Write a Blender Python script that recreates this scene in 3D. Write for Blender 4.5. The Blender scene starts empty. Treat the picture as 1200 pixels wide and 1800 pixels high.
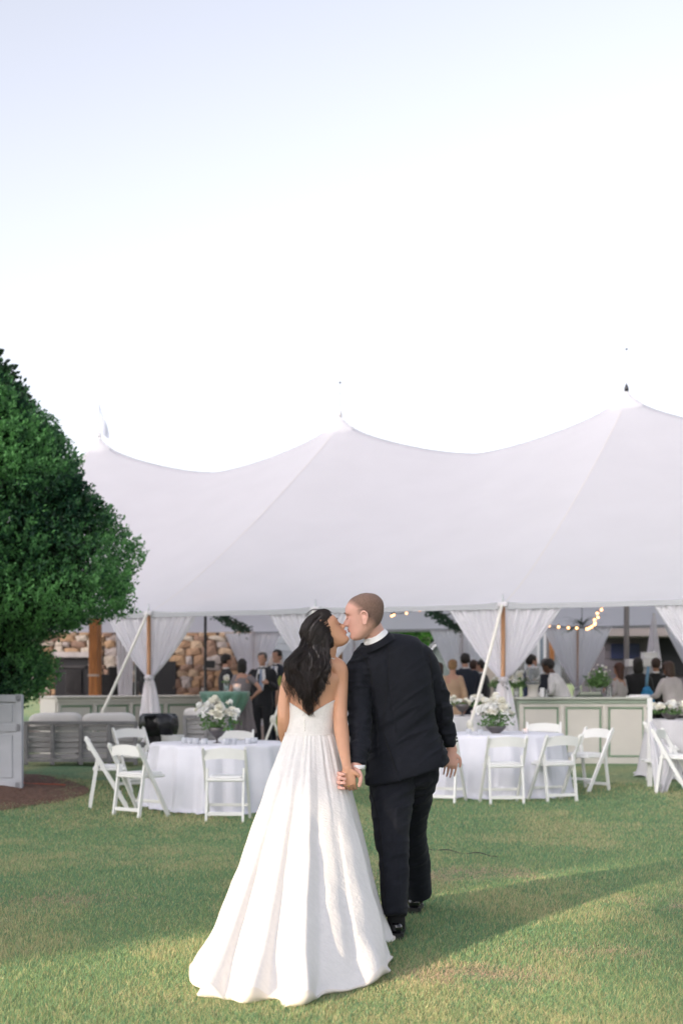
import bpy, bmesh, math, random
import numpy as np
from mathutils import Vector, Matrix, noise
random.seed(7); rng = np.random.default_rng(7)
S = bpy.context.scene
COL = S.collection
R = math.radians
# ---------------------------------------------------------------- camera, sky, sun, exposure
CAM_H = 1.3; FPX = 2500.0; HOR = 1200.0      # eye height, focal length and horizon row at 1200x1800
cam = bpy.data.cameras.new('camera'); camo = bpy.data.objects.new('camera', cam); COL.objects.link(camo)
camo.location = (0, 0, CAM_H); camo.rotation_euler = (R(90), 0, 0)
cam.lens = 50; cam.sensor_width = 36; cam.shift_y = 300 / 1800; cam.clip_end = 3000; cam.clip_start = .05
cam.dof.use_dof = True; cam.dof.focus_distance = 7.25; cam.dof.aperture_fstop = 3.0
S.camera = camo
SUN_EL = R(11.5); SUN_H = Vector((-.65, -.76)).normalized()      # where the sun stands: behind the camera, left
SHADE_TREES = [(-4.35, 24, 3.1, 7.6, 0, 'low tree left of the sunlit gap behind the photographer'), (-7.6, 45, 5.2, 21, 0, 'tall tree behind the low one, left of the gap'),
               (-16, 66, 8.2, 27, 0, 'broadest tree of the far row behind the photographer'), (-28.5, 68, 8.0, 28, 0, 'outermost broad tree of the far row on the left'),
               (6.3, 26, 3.0, 6.8, 0, 'low tree on the right of the sunlit gap'), (11.5, 52, 4.2, 10, 0, 'middling tree beyond the gap on the right'),
               (3.7, 24, 5.0, 6.0, 4.75, 'tree whose high crown hangs over the sunlit gap')]
wd = bpy.data.worlds.new('World'); S.world = wd; wd.use_nodes = True
wn = wd.node_tree; wn.nodes.clear()
sky = wn.nodes.new('ShaderNodeTexSky'); sky.sky_type = 'NISHITA'; sky.sun_disc = False
sky.sun_elevation = SUN_EL; sky.sun_rotation = math.atan2(SUN_H.x, SUN_H.y)
sky.altitude = 200; sky.air_density = 1.0; sky.dust_density = 5; sky.ozone_density = 2.0
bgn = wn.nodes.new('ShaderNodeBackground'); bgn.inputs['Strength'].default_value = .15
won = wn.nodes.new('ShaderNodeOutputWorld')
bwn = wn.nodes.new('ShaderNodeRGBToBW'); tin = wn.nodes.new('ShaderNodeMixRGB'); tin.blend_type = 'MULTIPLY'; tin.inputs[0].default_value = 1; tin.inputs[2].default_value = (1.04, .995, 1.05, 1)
sky_pale = wn.nodes.new('ShaderNodeMixRGB'); sky_pale.inputs[0].default_value = .78          # whitening put into the sky colour: mixed with its own tinted brightness
wn.links.new(sky.outputs[0], bwn.inputs[0]); wn.links.new(bwn.outputs[0], tin.inputs[1]); wn.links.new(sky.outputs[0], sky_pale.inputs[1]); wn.links.new(tin.outputs[0], sky_pale.inputs[2]); wn.links.new(sky_pale.outputs[0], bgn.inputs['Color']); wn.links.new(bgn.outputs[0], won.inputs['Surface'])
sl = bpy.data.lights.new('sun', 'SUN'); sl.energy = 1.85; sl.angle = R(.7); sl.color = (1, .80, .56)
so = bpy.data.objects.new('sun', sl); COL.objects.link(so)
sdir = Vector((-SUN_H.x, -SUN_H.y, -math.tan(SUN_EL)))
so.rotation_euler = sdir.to_track_quat('-Z', 'Y').to_euler()
vs = S.view_settings; S.display_settings.display_device = 'sRGB'
vs.view_transform = 'Standard'; vs.look = 'None'; vs.gamma = 1; vs.use_curve_mapping = False; vs.exposure = 2.0
S.cycles.use_denoising = True; S.cycles.max_bounces = 8; S.cycles.transparent_max_bounces = 16

def W(px, py, D): return Vector(((px - 600) / FPX * D, D, CAM_H - (py - HOR) / FPX * D))
def sstep(a, b, x):
    t = np.clip((x - a) / (b - a), 0, 1); return t * t * (3 - 2 * t)
def gz(x, y):
    """height of the lawn"""
    x = np.asarray(x, float); y = np.asarray(y, float)
    lo = -.2 + .09 * sstep(-.5, 1.5, x)
    z = lo * sstep(8.5, 14.8, y) * (1 - sstep(16.8, 21.5, y)) + .05 * sstep(21.5, 25, y) * sstep(1.5, -1, x)
    z = z + .23 * np.exp(-((x + 4.7) ** 2 / 3.6 + (y - 17.4) ** 2 / 7.0))
    z = z + .018 * np.sin(x * .9 + y * .35) * np.sin(y * .55 + 1.0) * sstep(8, 11, y) * (1 - sstep(20, 24, y))
    return z
def g(x, y): return float(gz(x, y))

# ---------------------------------------------------------------- materials
MATS = {}
def mat(name, col, rough=.7, var=.0, scale=8., bump=0., bscale=60., spec=.5, metal=0., transl=0., alpha=1., sheen=0., col2=None, coat=0., detail=4., stretch=None, emit=None, estr=0.):
    if name in MATS: return MATS[name]
    m = bpy.data.materials.new(name); m.use_nodes = True; nt = m.node_tree; p = nt.nodes['Principled BSDF']; out = nt.nodes['Material Output']
    p.inputs['Roughness'].default_value = rough; p.inputs['Metallic'].default_value = metal
    p.inputs['Specular IOR Level'].default_value = spec
    p.inputs['Coat Weight'].default_value = coat; p.inputs['Sheen Weight'].default_value = sheen
    tc = nt.nodes.new('ShaderNodeTexCoord'); mp = nt.nodes.new('ShaderNodeMapping'); nt.links.new(tc.outputs['Object'], mp.inputs[0])
    if stretch: mp.inputs['Scale'].default_value = stretch
    c = (*col, 1)
    p.inputs['Base Color'].default_value = c
    csock = None
    if var > 0 or col2:
        n = nt.nodes.new('ShaderNodeTexNoise'); n.inputs['Scale'].default_value = scale; n.inputs['Detail'].default_value = detail
        nt.links.new(mp.outputs[0], n.inputs['Vector'])
        r = nt.nodes.new('ShaderNodeValToRGB'); r.color_ramp.elements[0].position = .3; r.color_ramp.elements[1].position = .7
        a = col2 if col2 else tuple(v * (1 - var) for v in col)
        b = col if col2 else tuple(min(1, v * (1 + var)) for v in col)
        r.color_ramp.elements[0].color = (*a, 1); r.color_ramp.elements[1].color = (*b, 1)
        nt.links.new(n.outputs[0], r.inputs[0]); nt.links.new(r.outputs[0], p.inputs['Base Color']); csock = r.outputs[0]
    bs = None
    if bump > 0:
        n2 = nt.nodes.new('ShaderNodeTexNoise'); n2.inputs['Scale'].default_value = bscale; n2.inputs['Detail'].default_value = 5
        nt.links.new(mp.outputs[0], n2.inputs['Vector'])
        bm_ = nt.nodes.new('ShaderNodeBump'); bm_.inputs['Strength'].default_value = bump; bm_.inputs['Distance'].default_value = .01
        nt.links.new(n2.outputs[0], bm_.inputs['Height']); nt.links.new(bm_.outputs[0], p.inputs['Normal'])
    sh = p.outputs[0]
    if transl > 0:
        tr = nt.nodes.new('ShaderNodeBsdfTranslucent'); tr.inputs[0].default_value = c
        if csock: nt.links.new(csock, tr.inputs[0])
        mx = nt.nodes.new('ShaderNodeMixShader'); mx.inputs[0].default_value = transl
        nt.links.new(sh, mx.inputs[1]); nt.links.new(tr.outputs[0], mx.inputs[2]); sh = mx.outputs[0]
    if alpha < 1:
        ta = nt.nodes.new('ShaderNodeBsdfTransparent'); mx = nt.nodes.new('ShaderNodeMixShader'); mx.inputs[0].default_value = alpha
        nt.links.new(ta.outputs[0], mx.inputs[1]); nt.links.new(sh, mx.inputs[2]); sh = mx.outputs[0]
    if emit: p.inputs['Emission Color'].default_value = (*emit, 1); p.inputs['Emission Strength'].default_value = estr
    nt.links.new(sh, out.inputs['Surface'])
    MATS[name] = m
    return m

# ---------------------------------------------------------------- object helpers
def tag(o, label=None, cat=None, group=None, kind=None):
    if label: o['label'] = label
    if cat: o['category'] = cat
    if group: o['group'] = group
    if kind: o['kind'] = kind
    return o
def thing(name, label, cat, loc=(0, 0, 0), rz=0, group=None):
    o = bpy.data.objects.new(name, None); COL.objects.link(o); o.location = loc; o.rotation_euler = (0, 0, rz)
    o.empty_display_size = .1
    return tag(o, label, cat, group)
def link(name, me, parent=None, m=None, smooth=True):
    o = bpy.data.objects.new(name, me); COL.objects.link(o)
    if m and not me.materials: me.materials.append(m)
    if smooth and len(me.polygons): me.polygons.foreach_set('use_smooth', np.ones(len(me.polygons), bool))
    if parent: o.parent = parent
    return o
def mesh_np(name, v, f):
    me = bpy.data.meshes.new(name)
    v = np.asarray(v, float)
    if isinstance(f, np.ndarray):
        k = f.shape[1]; me.vertices.add(len(v)); me.vertices.foreach_set('co', v.ravel())
        me.loops.add(f.size); me.loops.foreach_set('vertex_index', f.ravel().astype(np.int32))
        me.polygons.add(len(f)); me.polygons.foreach_set('loop_start', (np.arange(len(f)) * k).astype(np.int32))
        me.update(calc_edges=True); me.validate()
    else:
        me.from_pydata([tuple(x) for x in v], [], f); me.update()
    return me
def copy_tree(o, parent=None):
    c = o.copy(); COL.objects.link(c); c.parent = parent
    for ch in list(o.children): copy_tree(ch, c)
    return c
class MB:
    """collects solid shapes and links them as ONE mesh"""
    def __init__(s): s.v = []; s.f = []
    def add(s, v, f):
        n = len(s.v); s.v += [tuple(x) for x in v]; s.f += [[i + n for i in q] for q in f]; return s
    def box(s, c, d, rz=0, M=None, bev=0.0):
        x, y, z = (q / 2 for q in d); b = min(bev, x * .9, y * .9, z * .9)
        if b <= 0:
            v = [(i * x, j * y, k * z) for i in (-1, 1) for j in (-1, 1) for k in (-1, 1)]
            f = [(0, 1, 3, 2), (4, 6, 7, 5), (0, 4, 5, 1), (2, 3, 7, 6), (0, 2, 6, 4), (1, 5, 7, 3)]
        else:
            bm = bmesh.new(); bmesh.ops.create_cube(bm, size=1)
            for q in bm.verts: q.co = (q.co.x * 2 * x, q.co.y * 2 * y, q.co.z * 2 * z)
            bmesh.ops.bevel(bm, geom=bm.edges[:], offset=b, segments=1, affect='EDGES')
            v = [tuple(q.co) for q in bm.verts]; f = [[q.index for q in p.verts] for p in bm.faces]; bm.free()
        Mx = Matrix.Translation(c) @ Matrix.Rotation(rz, 4, 'Z') @ (M if M else Matrix())
        return s.add([Mx @ Vector(q) for q in v], f)
    def bar(s, a, b, w, h=None, up=(0, 0, 1)):
        a = Vector(a); b = Vector(b); h = h or w; t = (b - a); L = t.length; t.normalize()
        x = t.cross(Vector(up));
        if x.length < 1e-4: x = t.cross(Vector((0, 1, 0)))
        x.normalize(); y = x.cross(t)
        M = Matrix((x, t, y)).transposed().to_4x4()
        return s.box((a + b) / 2, (w, L, h), M=M)
    def tube(s, pts, rad, n=8, cap=True):
        P = [Vector(p) for p in pts]; rr = rad if hasattr(rad, '__len__') else [rad] * len(P)
        v = []; f = []; prev = None
        for i, p in enumerate(P):
            t = (P[min(i + 1, len(P) - 1)] - P[max(i - 1, 0)]).normalized()
            x = prev - t * prev.dot(t) if prev else t.cross(Vector((.3, .2, .93)))
            if x.length < 1e-5: x = t.cross(Vector((1, 0, 0)))
            x.normalize(); prev = x; y = t.cross(x)
            for k in range(n):
                a = 2 * math.pi * k / n; v.append(p + (x * math.cos(a) + y * math.sin(a)) * rr[i])
        for i in range(len(P) - 1):
            for k in range(n): f.append((i * n + k, i * n + (k + 1) % n, (i + 1) * n + (k + 1) % n, (i + 1) * n + k))
        if cap: f.append(tuple(range(n))[::-1]); f.append(tuple(range((len(P) - 1) * n, len(P) * n)))
        return s.add(v, f)
    def lathe(s, prof, c=(0, 0, 0), n=20, fn=None):
        v = []; f = []; c = Vector(c)
        for i, (r, z) in enumerate(prof):
            for k in range(n):
                a = 2 * math.pi * k / n; rr = r * (fn(a, i) if fn else 1)
                v.append(c + Vector((rr * math.cos(a), rr * math.sin(a), z)))
        for i in range(len(prof) - 1):
            for k in range(n): f.append((i * n + k, i * n + (k + 1) % n, (i + 1) * n + (k + 1) % n, (i + 1) * n + k))
        f.append(tuple(range(n))[::-1]); f.append(tuple(range((len(prof) - 1) * n, len(prof) * n)))
        return s.add(v, f)
    def ball(s, c, r, seg=8, rings=5):
        rx, ry, rz = r if hasattr(r, '__len__') else (r, r, r); c = Vector(c); v = [c + Vector((0, 0, rz))]; f = []
        for i in range(1, rings):
            t = math.pi * i / rings
            for k in range(seg):
                a = 2 * math.pi * k / seg; v.append(c + Vector((rx * math.sin(t) * math.cos(a), ry * math.sin(t) * math.sin(a), rz * math.cos(t))))
        v.append(c - Vector((0, 0, rz))); L = len(v) - 1
        for k in range(seg):
            f.append((0, 1 + k, 1 + (k + 1) % seg)); b = 1 + (rings - 2) * seg
            f.append((b + k, L, b + (k + 1) % seg))
        for i in range(rings - 2):
            for k in range(seg):
                a = 1 + i * seg; f.append((a + k, a + seg + k, a + seg + (k + 1) % seg, a + (k + 1) % seg))
        return s.add(v, f)
    def build(s, name, m, parent=None, smooth=False):
        me = bpy.data.meshes.new(name); me.from_pydata(s.v, [], s.f); me.update()
        return link(name, me, parent, m, smooth)
def grid_mesh(name, P, closed=False):
    """P: (rows, cols, 3)"""
    r, c, _ = P.shape; i = np.arange(r - 1)[:, None]; j = np.arange(c if closed else c - 1)[None, :]
    a = i * c + j; b = i * c + (j + 1) % c
    f = np.stack([a, b, b + c, a + c], -1).reshape(-1, 4)
    return mesh_np(name, P.reshape(-1, 3), f)
def solidify(o, t, off=-1):
    md = o.modifiers.new('thick', 'SOLIDIFY'); md.thickness = t; md.offset = off

# ---------------------------------------------------------------- lofts fused into one skin
class Body:
    def __init__(s): s.v = []; s.f = []; s.n = 0
    def _push(s, v, f): s.v.append(np.asarray(v, float)); s.f += [[i + s.n for i in q] for q in f]; s.n += len(v)
    def loft(s, secs, side=(1, 0, 0), n=20, sub=4, p=2.0, caps=(.8, .8), fix=None):
        """secs: (point, radius along side, radius across side); rounded ends, Catmull-Rom between"""
        side = Vector(side)
        A = np.array([[*q[0], q[1], q[2] if len(q) > 2 else q[1]] for q in secs], float)
        Q = []
        for i in range(len(A) - 1):
            p0, p1, p2, p3 = A[max(i - 1, 0)], A[i], A[i + 1], A[min(i + 2, len(A) - 1)]
            for k in range(sub):
                t = k / sub
                Q.append(.5 * (2 * p1 + (p2 - p0) * t + (2 * p0 - 5 * p1 + 4 * p2 - p3) * t * t + (3 * p1 - p0 - 3 * p2 + p3) * t ** 3))
        Q.append(A[-1]); Q = np.array(Q)
        # rounded caps
        def cap(q, d, cs):
            out = []
            for ang in (80, 60, 35):
                c = q.copy(); r = min(q[3], q[4]); c[:3] += d * r * cs * math.sin(R(ang)); k = math.cos(R(ang)); c[3] *= k; c[4] *= k; out.append(c)
            return out
        d0 = Q[0, :3] - Q[1, :3]; d0 /= np.linalg.norm(d0) + 1e-9; d1 = Q[-1, :3] - Q[-2, :3]; d1 /= np.linalg.norm(d1) + 1e-9
        Q = np.array(cap(Q[0], d0, caps[0]) + list(Q) + cap(Q[-1], d1, caps[1])[::-1])
        v = []; m = len(Q)
        for i in range(m):
            t = Vector(Q[min(i + 1, m - 1), :3] - Q[max(i - 1, 0), :3]).normalized()
            if fix: t = Vector(fix)
            x = side - t * side.dot(t)
            if x.length < 1e-3: x = t.cross(Vector((0, 1, 0)))
            x.normalize(); y = t.cross(x); c = Vector(Q[i, :3])
            for k in range(n):
                a = 2 * math.pi * k / n; ca, sa = math.cos(a), math.sin(a)
                e = 2 / p; cx = abs(ca) ** e * (1 if ca >= 0 else -1); sy = abs(sa) ** e * (1 if sa >= 0 else -1)
                v.append(c + x * cx * Q[i, 3] + y * sy * Q[i, 4])
        f = [(i * n + k, i * n + (k + 1) % n, (i + 1) * n + (k + 1) % n, (i + 1) * n + k) for i in range(m - 1) for k in range(n)]
        f.append(tuple(range(n))[::-1]); f.append(tuple(range((m - 1) * n, m * n)))
        s._push(v, f); return s
    def ball(s, c, r, M=None, seg=14, rings=9):
        b = MB().ball((0, 0, 0), r, seg, rings); M = (M or Matrix()).to_4x4()
        c = Vector(c); s._push([c + (M @ Vector(q)) for q in b.v], b.f); return s
    def xform(s, M, k0=0):
        for i in range(k0, len(s.v)):
            s.v[i] = np.array([M @ Vector(q) for q in s.v[i]])
        return s
    def fuse(s, name, voxel, m, parent=None, smooth=3, fn=None, sub=0, relax=.5):
        me = bpy.data.meshes.new(name); me.from_pydata([tuple(q) for q in np.concatenate(s.v)], [], s.f); me.update()
        bm = bmesh.new(); bm.from_mesh(me); bmesh.ops.recalc_face_normals(bm, faces=bm.faces); bm.to_mesh(me); bm.free()
        o = bpy.data.objects.new(name, me); COL.objects.link(o)
        md = o.modifiers.new('r', 'REMESH'); md.mode = 'VOXEL'; md.voxel_size = voxel
        if smooth:
            ms = o.modifiers.new('s', 'SMOOTH'); ms.factor = relax; ms.iterations = smooth
        dg = bpy.context.evaluated_depsgraph_get(); me2 = bpy.data.meshes.new_from_object(o.evaluated_get(dg))
        bpy.data.objects.remove(o); me2.name = name
        if fn:
            nv = len(me2.vertices); co = np.empty(nv * 3); me2.vertices.foreach_get('co', co); no = np.empty(nv * 3)
            me2.vertex_normals.foreach_get('vector', no)
            co = fn(co.reshape(-1, 3), no.reshape(-1, 3)); me2.vertices.foreach_set('co', co.ravel()); me2.update()
        me2.materials.clear()
        return link(name, me2, parent, m)
def fbm(co, sx, sy=None, sz=None, oct=2, seed=0.):
    sy = sy or sx; sz = sz or sx
    return np.array([noise.fractal(Vector((q[0] * sx + seed, q[1] * sy, q[2] * sz)), 1.0, 2.0, oct) for q in co])
def inv_parent(o, root):
    o.parent = root; o.matrix_parent_inverse = Matrix.Translation(root.location).inverted() if root.rotation_euler.z == 0 else (Matrix.Translation(root.location) @ Matrix.Rotation(root.rotation_euler.z, 4, 'Z')).inverted()
    return o
# ================================================================ LARGE STRUCTURE
def lawn_material(name):
    m = bpy.data.materials.new(name); m.use_nodes = True; nt = m.node_tree; p = nt.nodes['Principled BSDF']; p.inputs['Roughness'].default_value = .9; p.inputs['Specular IOR Level'].default_value = .1
    ge = nt.nodes.new('ShaderNodeNewGeometry')
    def nz(sc, det, st=(1, 1, 1)):
        mp = nt.nodes.new('ShaderNodeMapping'); mp.inputs['Scale'].default_value = st; nt.links.new(ge.outputs['Position'], mp.inputs[0])
        n = nt.nodes.new('ShaderNodeTexNoise'); n.inputs['Scale'].default_value = sc; n.inputs['Detail'].default_value = det; nt.links.new(mp.outputs[0], n.inputs['Vector']); return n.outputs[0]
    def ramp(s, a, b, p0, p1):
        r = nt.nodes.new('ShaderNodeValToRGB'); r.color_ramp.elements[0].color = (*a, 1); r.color_ramp.elements[1].color = (*b, 1); r.color_ramp.elements[0].position = p0; r.color_ramp.elements[1].position = p1
        nt.links.new(s, r.inputs[0]); return r.outputs[0]
    base = ramp(nz(1.1, 5, (1, .45, 1)), (.15, .255, .15), (.33, .33, .18), .38, .72)
    fine = ramp(nz(38, 6, (1, .5, 1)), (.5, .55, .5), (1.5, 1.4, 1.3), .3, .7)
    mx = nt.nodes.new('ShaderNodeMixRGB'); mx.blend_type = 'MULTIPLY'; mx.inputs[0].default_value = 1
    nt.links.new(base, mx.inputs[1]); nt.links.new(fine, mx.inputs[2]); nt.links.new(mx.outputs[0], p.inputs['Base Color'])
    n2 = nt.nodes.new('ShaderNodeTexNoise'); n2.inputs['Scale'].default_value = 60; nt.links.new(ge.outputs['Position'], n2.inputs['Vector'])
    b = nt.nodes.new('ShaderNodeBump'); b.inputs['Strength'].default_value = .5; b.inputs['Distance'].default_value = .02
    nt.links.new(n2.outputs[0], b.inputs['Height']); nt.links.new(b.outputs[0], p.inputs['Normal'])
    return m
xs = np.concatenate([-np.geomspace(900, 14, 14), np.arange(-13.6, 13.7, .3), np.geomspace(14, 900, 14)])
ys = np.concatenate([-np.geomspace(900, 12, 12), np.arange(-11.6, 45, .3), np.geomspace(45.3, 1200, 14)])
X, Y = np.meshgrid(xs, ys); P = np.stack([X, Y, gz(X, Y)], -1)
ground = link('ground', grid_mesh('ground', P), None, lawn_material('lawn')); tag(ground, 'mown lawn sloping gently under the tables and the tent', kind='structure')

# ---- the grass blades near the couple
def patch_noise(x, y, s, seed):
    gx = np.linspace(x.min() - 1, x.max() + 1, 160); gy = np.linspace(y.min() - 1, y.max() + 1, 160)
    T = np.array([[noise.fractal(Vector((a * s + seed, b * s * .5, seed)), 1.0, 2.0, 4) for a in gx] for b in gy])
    ix = (x - gx[0]) / (gx[1] - gx[0]); iy = (y - gy[0]) / (gy[1] - gy[0]); i0 = ix.astype(int); j0 = iy.astype(int); fx = ix - i0; fy = iy - j0
    return T[j0, i0] * (1 - fx) * (1 - fy) + T[j0, i0 + 1] * fx * (1 - fy) + T[j0 + 1, i0] * (1 - fx) * fy + T[j0 + 1, i0 + 1] * fx * fy
N = 620000
u = rng.random(N); y = 5.0 * (19.0 / 5.0) ** (u ** 1.15); x = (rng.random(N) * 2 - 1) * (y * .262 + .25)
base = np.stack([x, y, gz(x, y)], -1)
n1 = patch_noise(x, y, .8, 3.1); n2 = patch_noise(x, y, 3.2, 9.4); n3 = patch_noise(x, y, 9.0, 2.2)
straw = np.clip(.34 + 1.5 * n1 + .75 * n2 + .6 * n3, 0, 1)
def spot(cx, cy, rx, ry): return np.exp(-(((x - cx) / rx) ** 2 + ((y - cy) / ry) ** 2))
dry = np.clip(spot(.60, 6.3, .30, .22) + spot(.80, 9.7, .5, .35) + spot(1.95, 8.3, .3, .25) + .6 * spot(1.35, 6.9, .5, .2) + .5 * spot(-1.7, 8.5, .4, .3), 0, 1) * np.clip(.75 + n2 + n3, 0, 1)
hgt = (.013 + .013 * rng.random(N)) * (1 + .25 * n2) * (1 - .5 * dry) * (1 + (y - 5) * .03)
wd_ = (.0018 + .0016 * rng.random(N)) * (1 + (y - 5) * .22)
ang = rng.random(N) * 2 * math.pi; lean = rng.normal(0, .011, (N, 2)) + np.array([.002, -.001])
ax = np.stack([np.cos(ang), np.sin(ang), 0 * ang], -1) * wd_[:, None] * .5
tip = base + np.stack([lean[:, 0], lean[:, 1], hgt], -1)
V = np.empty((N, 3, 3)); V[:, 0] = base - ax; V[:, 1] = base + ax; V[:, 2] = tip
me = bpy.data.meshes.new('grass'); me.vertices.add(N * 3); me.vertices.foreach_set('co', V.ravel())
me.loops.add(N * 3); me.loops.foreach_set('vertex_index', np.arange(N * 3, dtype=np.int32)); me.polygons.add(N); me.polygons.foreach_set('loop_start', (np.arange(N) * 3).astype(np.int32)); me.update(calc_edges=True)
rnd = rng.random(N)
dark = np.array([.17, .32, .18]); mid = np.array([.33, .44, .20]); yel = np.array([.56, .50, .29]); brn = np.array([.54, .40, .30])
pick = rng.random(N)
c = np.where((pick < .52 - .30 * straw)[:, None], dark, np.where((pick < .86 - .38 * straw)[:, None], mid, yel))
c = np.where((rng.random(N) < dry * .8)[:, None], brn, c) * (.7 + .6 * rnd[:, None])
ca = np.ones((N, 3, 4)); ca[:, :, :3] = c[:, None, :]
at_ = me.color_attributes.new('blade', 'FLOAT_COLOR', 'POINT'); at_.data.foreach_set('color', ca.ravel())
gm = bpy.data.materials.new('grass_blade'); gm.use_nodes = True; nt = gm.node_tree; pb = nt.nodes['Principled BSDF']; pb.inputs['Roughness'].default_value = .6; pb.inputs['Specular IOR Level'].default_value = .2
an = nt.nodes.new('ShaderNodeAttribute'); an.attribute_name = 'blade'; nt.links.new(an.outputs['Color'], pb.inputs['Base Color'])
tr = nt.nodes.new('ShaderNodeBsdfTranslucent'); nt.links.new(an.outputs['Color'], tr.inputs[0]); mx = nt.nodes.new('ShaderNodeMixShader'); mx.inputs[0].default_value = .35
nt.links.new(pb.outputs[0], mx.inputs[1]); nt.links.new(tr.outputs[0], mx.inputs[2]); nt.links.new(mx.outputs[0], nt.nodes['Material Output'].inputs['Surface'])
tag(link('grass', me, None, gm, smooth=False), 'short green and straw coloured turf grass round the couple', 'grass', kind='stuff')

# ---------------------------------------------------------------- sailcloth tent
TD = Vector((.905, -.426, 0)); TN = Vector((.426, .905, 0)); TO = Vector((-.42, 22.95, 0)); SP = 3.17; HW = 7.65; PK = 7.14; EV = 2.49; EVF = 2.76
def tl(u, v, z=0): return TO + TD * u + TN * (v + HW) + Vector((0, 0, z))     # u along the ridge from the pole near the bride, v across (-HW = near eave)
UP = [-3 * SP, -1 * SP, SP, 3 * SP]                                            # four centre poles
sail = mat('sailcloth', (.84, .825, .865), .75, var=.015, scale=1.2, bump=.08, bscale=25, transl=.42, spec=.2)
sail_cap = mat('sailcloth_reinforced', (.85, .835, .85), .7, var=.03, transl=.3, spec=.2)
web = mat('webbing', (.78, .70, .55), .8)
def canopy_z(u, v):
    a = abs(v) / HW; ev = EV if v < 0 else EVF
    if UP[0] <= u <= UP[3]:
        k = (u - UP[0]) / (2 * SP); t = k - math.floor(k) if k < 3 else 1.0
        q = abs(2 * t - 1); rid = PK - .22 - .80 * (1 - q ** 1.5)
        r = a; du = min(abs(u - p) for p in UP)
    else:
        e = UP[0] - u if u < UP[0] else u - UP[3]; r = min(1.0, math.hypot(e / HW, v / HW)); rid = PK - .22; du = e
        if r > 1e-6: a = r
    z = ev + (rid - ev) * (1 - a) ** 1.16
    return z + .22 * math.exp(-math.hypot(du, v) / .28)
# main body between the end poles
us = []
for k in range(3):
    for t in np.linspace(0, 1, 41)[:-1]:
        us.append(UP[k] + 2 * SP * (.5 - .5 * math.cos(math.pi * t) if True else t))
us.append(UP[3]); vsn = np.concatenate([-HW * (1 - np.linspace(0, 1, 42)[:-1] ** .75), [0], HW * np.linspace(0, 1, 42)[1:] ** 1.33])
P = np.array([[tuple(tl(u_, v_, canopy_z(u_, v_))) for u_ in us] for v_ in vsn])
tent = thing('sailcloth_tent', 'large white sailcloth marquee with three visible peaks over the party', 'tent', tuple(tl(-SP, -HW)))
TI = Matrix.Translation(tent.location).inverted()
def tpart(o):
    o.parent = tent; o.matrix_parent_inverse = TI; return o
can = tpart(link('canopy', grid_mesh('canopy', P), None, sail))
for sgn, U in ((-1, UP[0]), (1, UP[3])):
    rr_ = np.linspace(0, 1, 30) ** 1.3; th = np.linspace(-math.pi / 2, math.pi / 2, 40)
    Q = np.array([[tuple(tl(U + sgn * r_ * HW * math.cos(t_), r_ * HW * math.sin(t_), canopy_z(U + sgn * (r_ * HW * math.cos(t_) + 1e-4), r_ * HW * math.sin(t_)))) for t_ in th] for r_ in rr_])
    tpart(link('canopy_end', grid_mesh('canopy_end', Q), None, sail))
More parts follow.
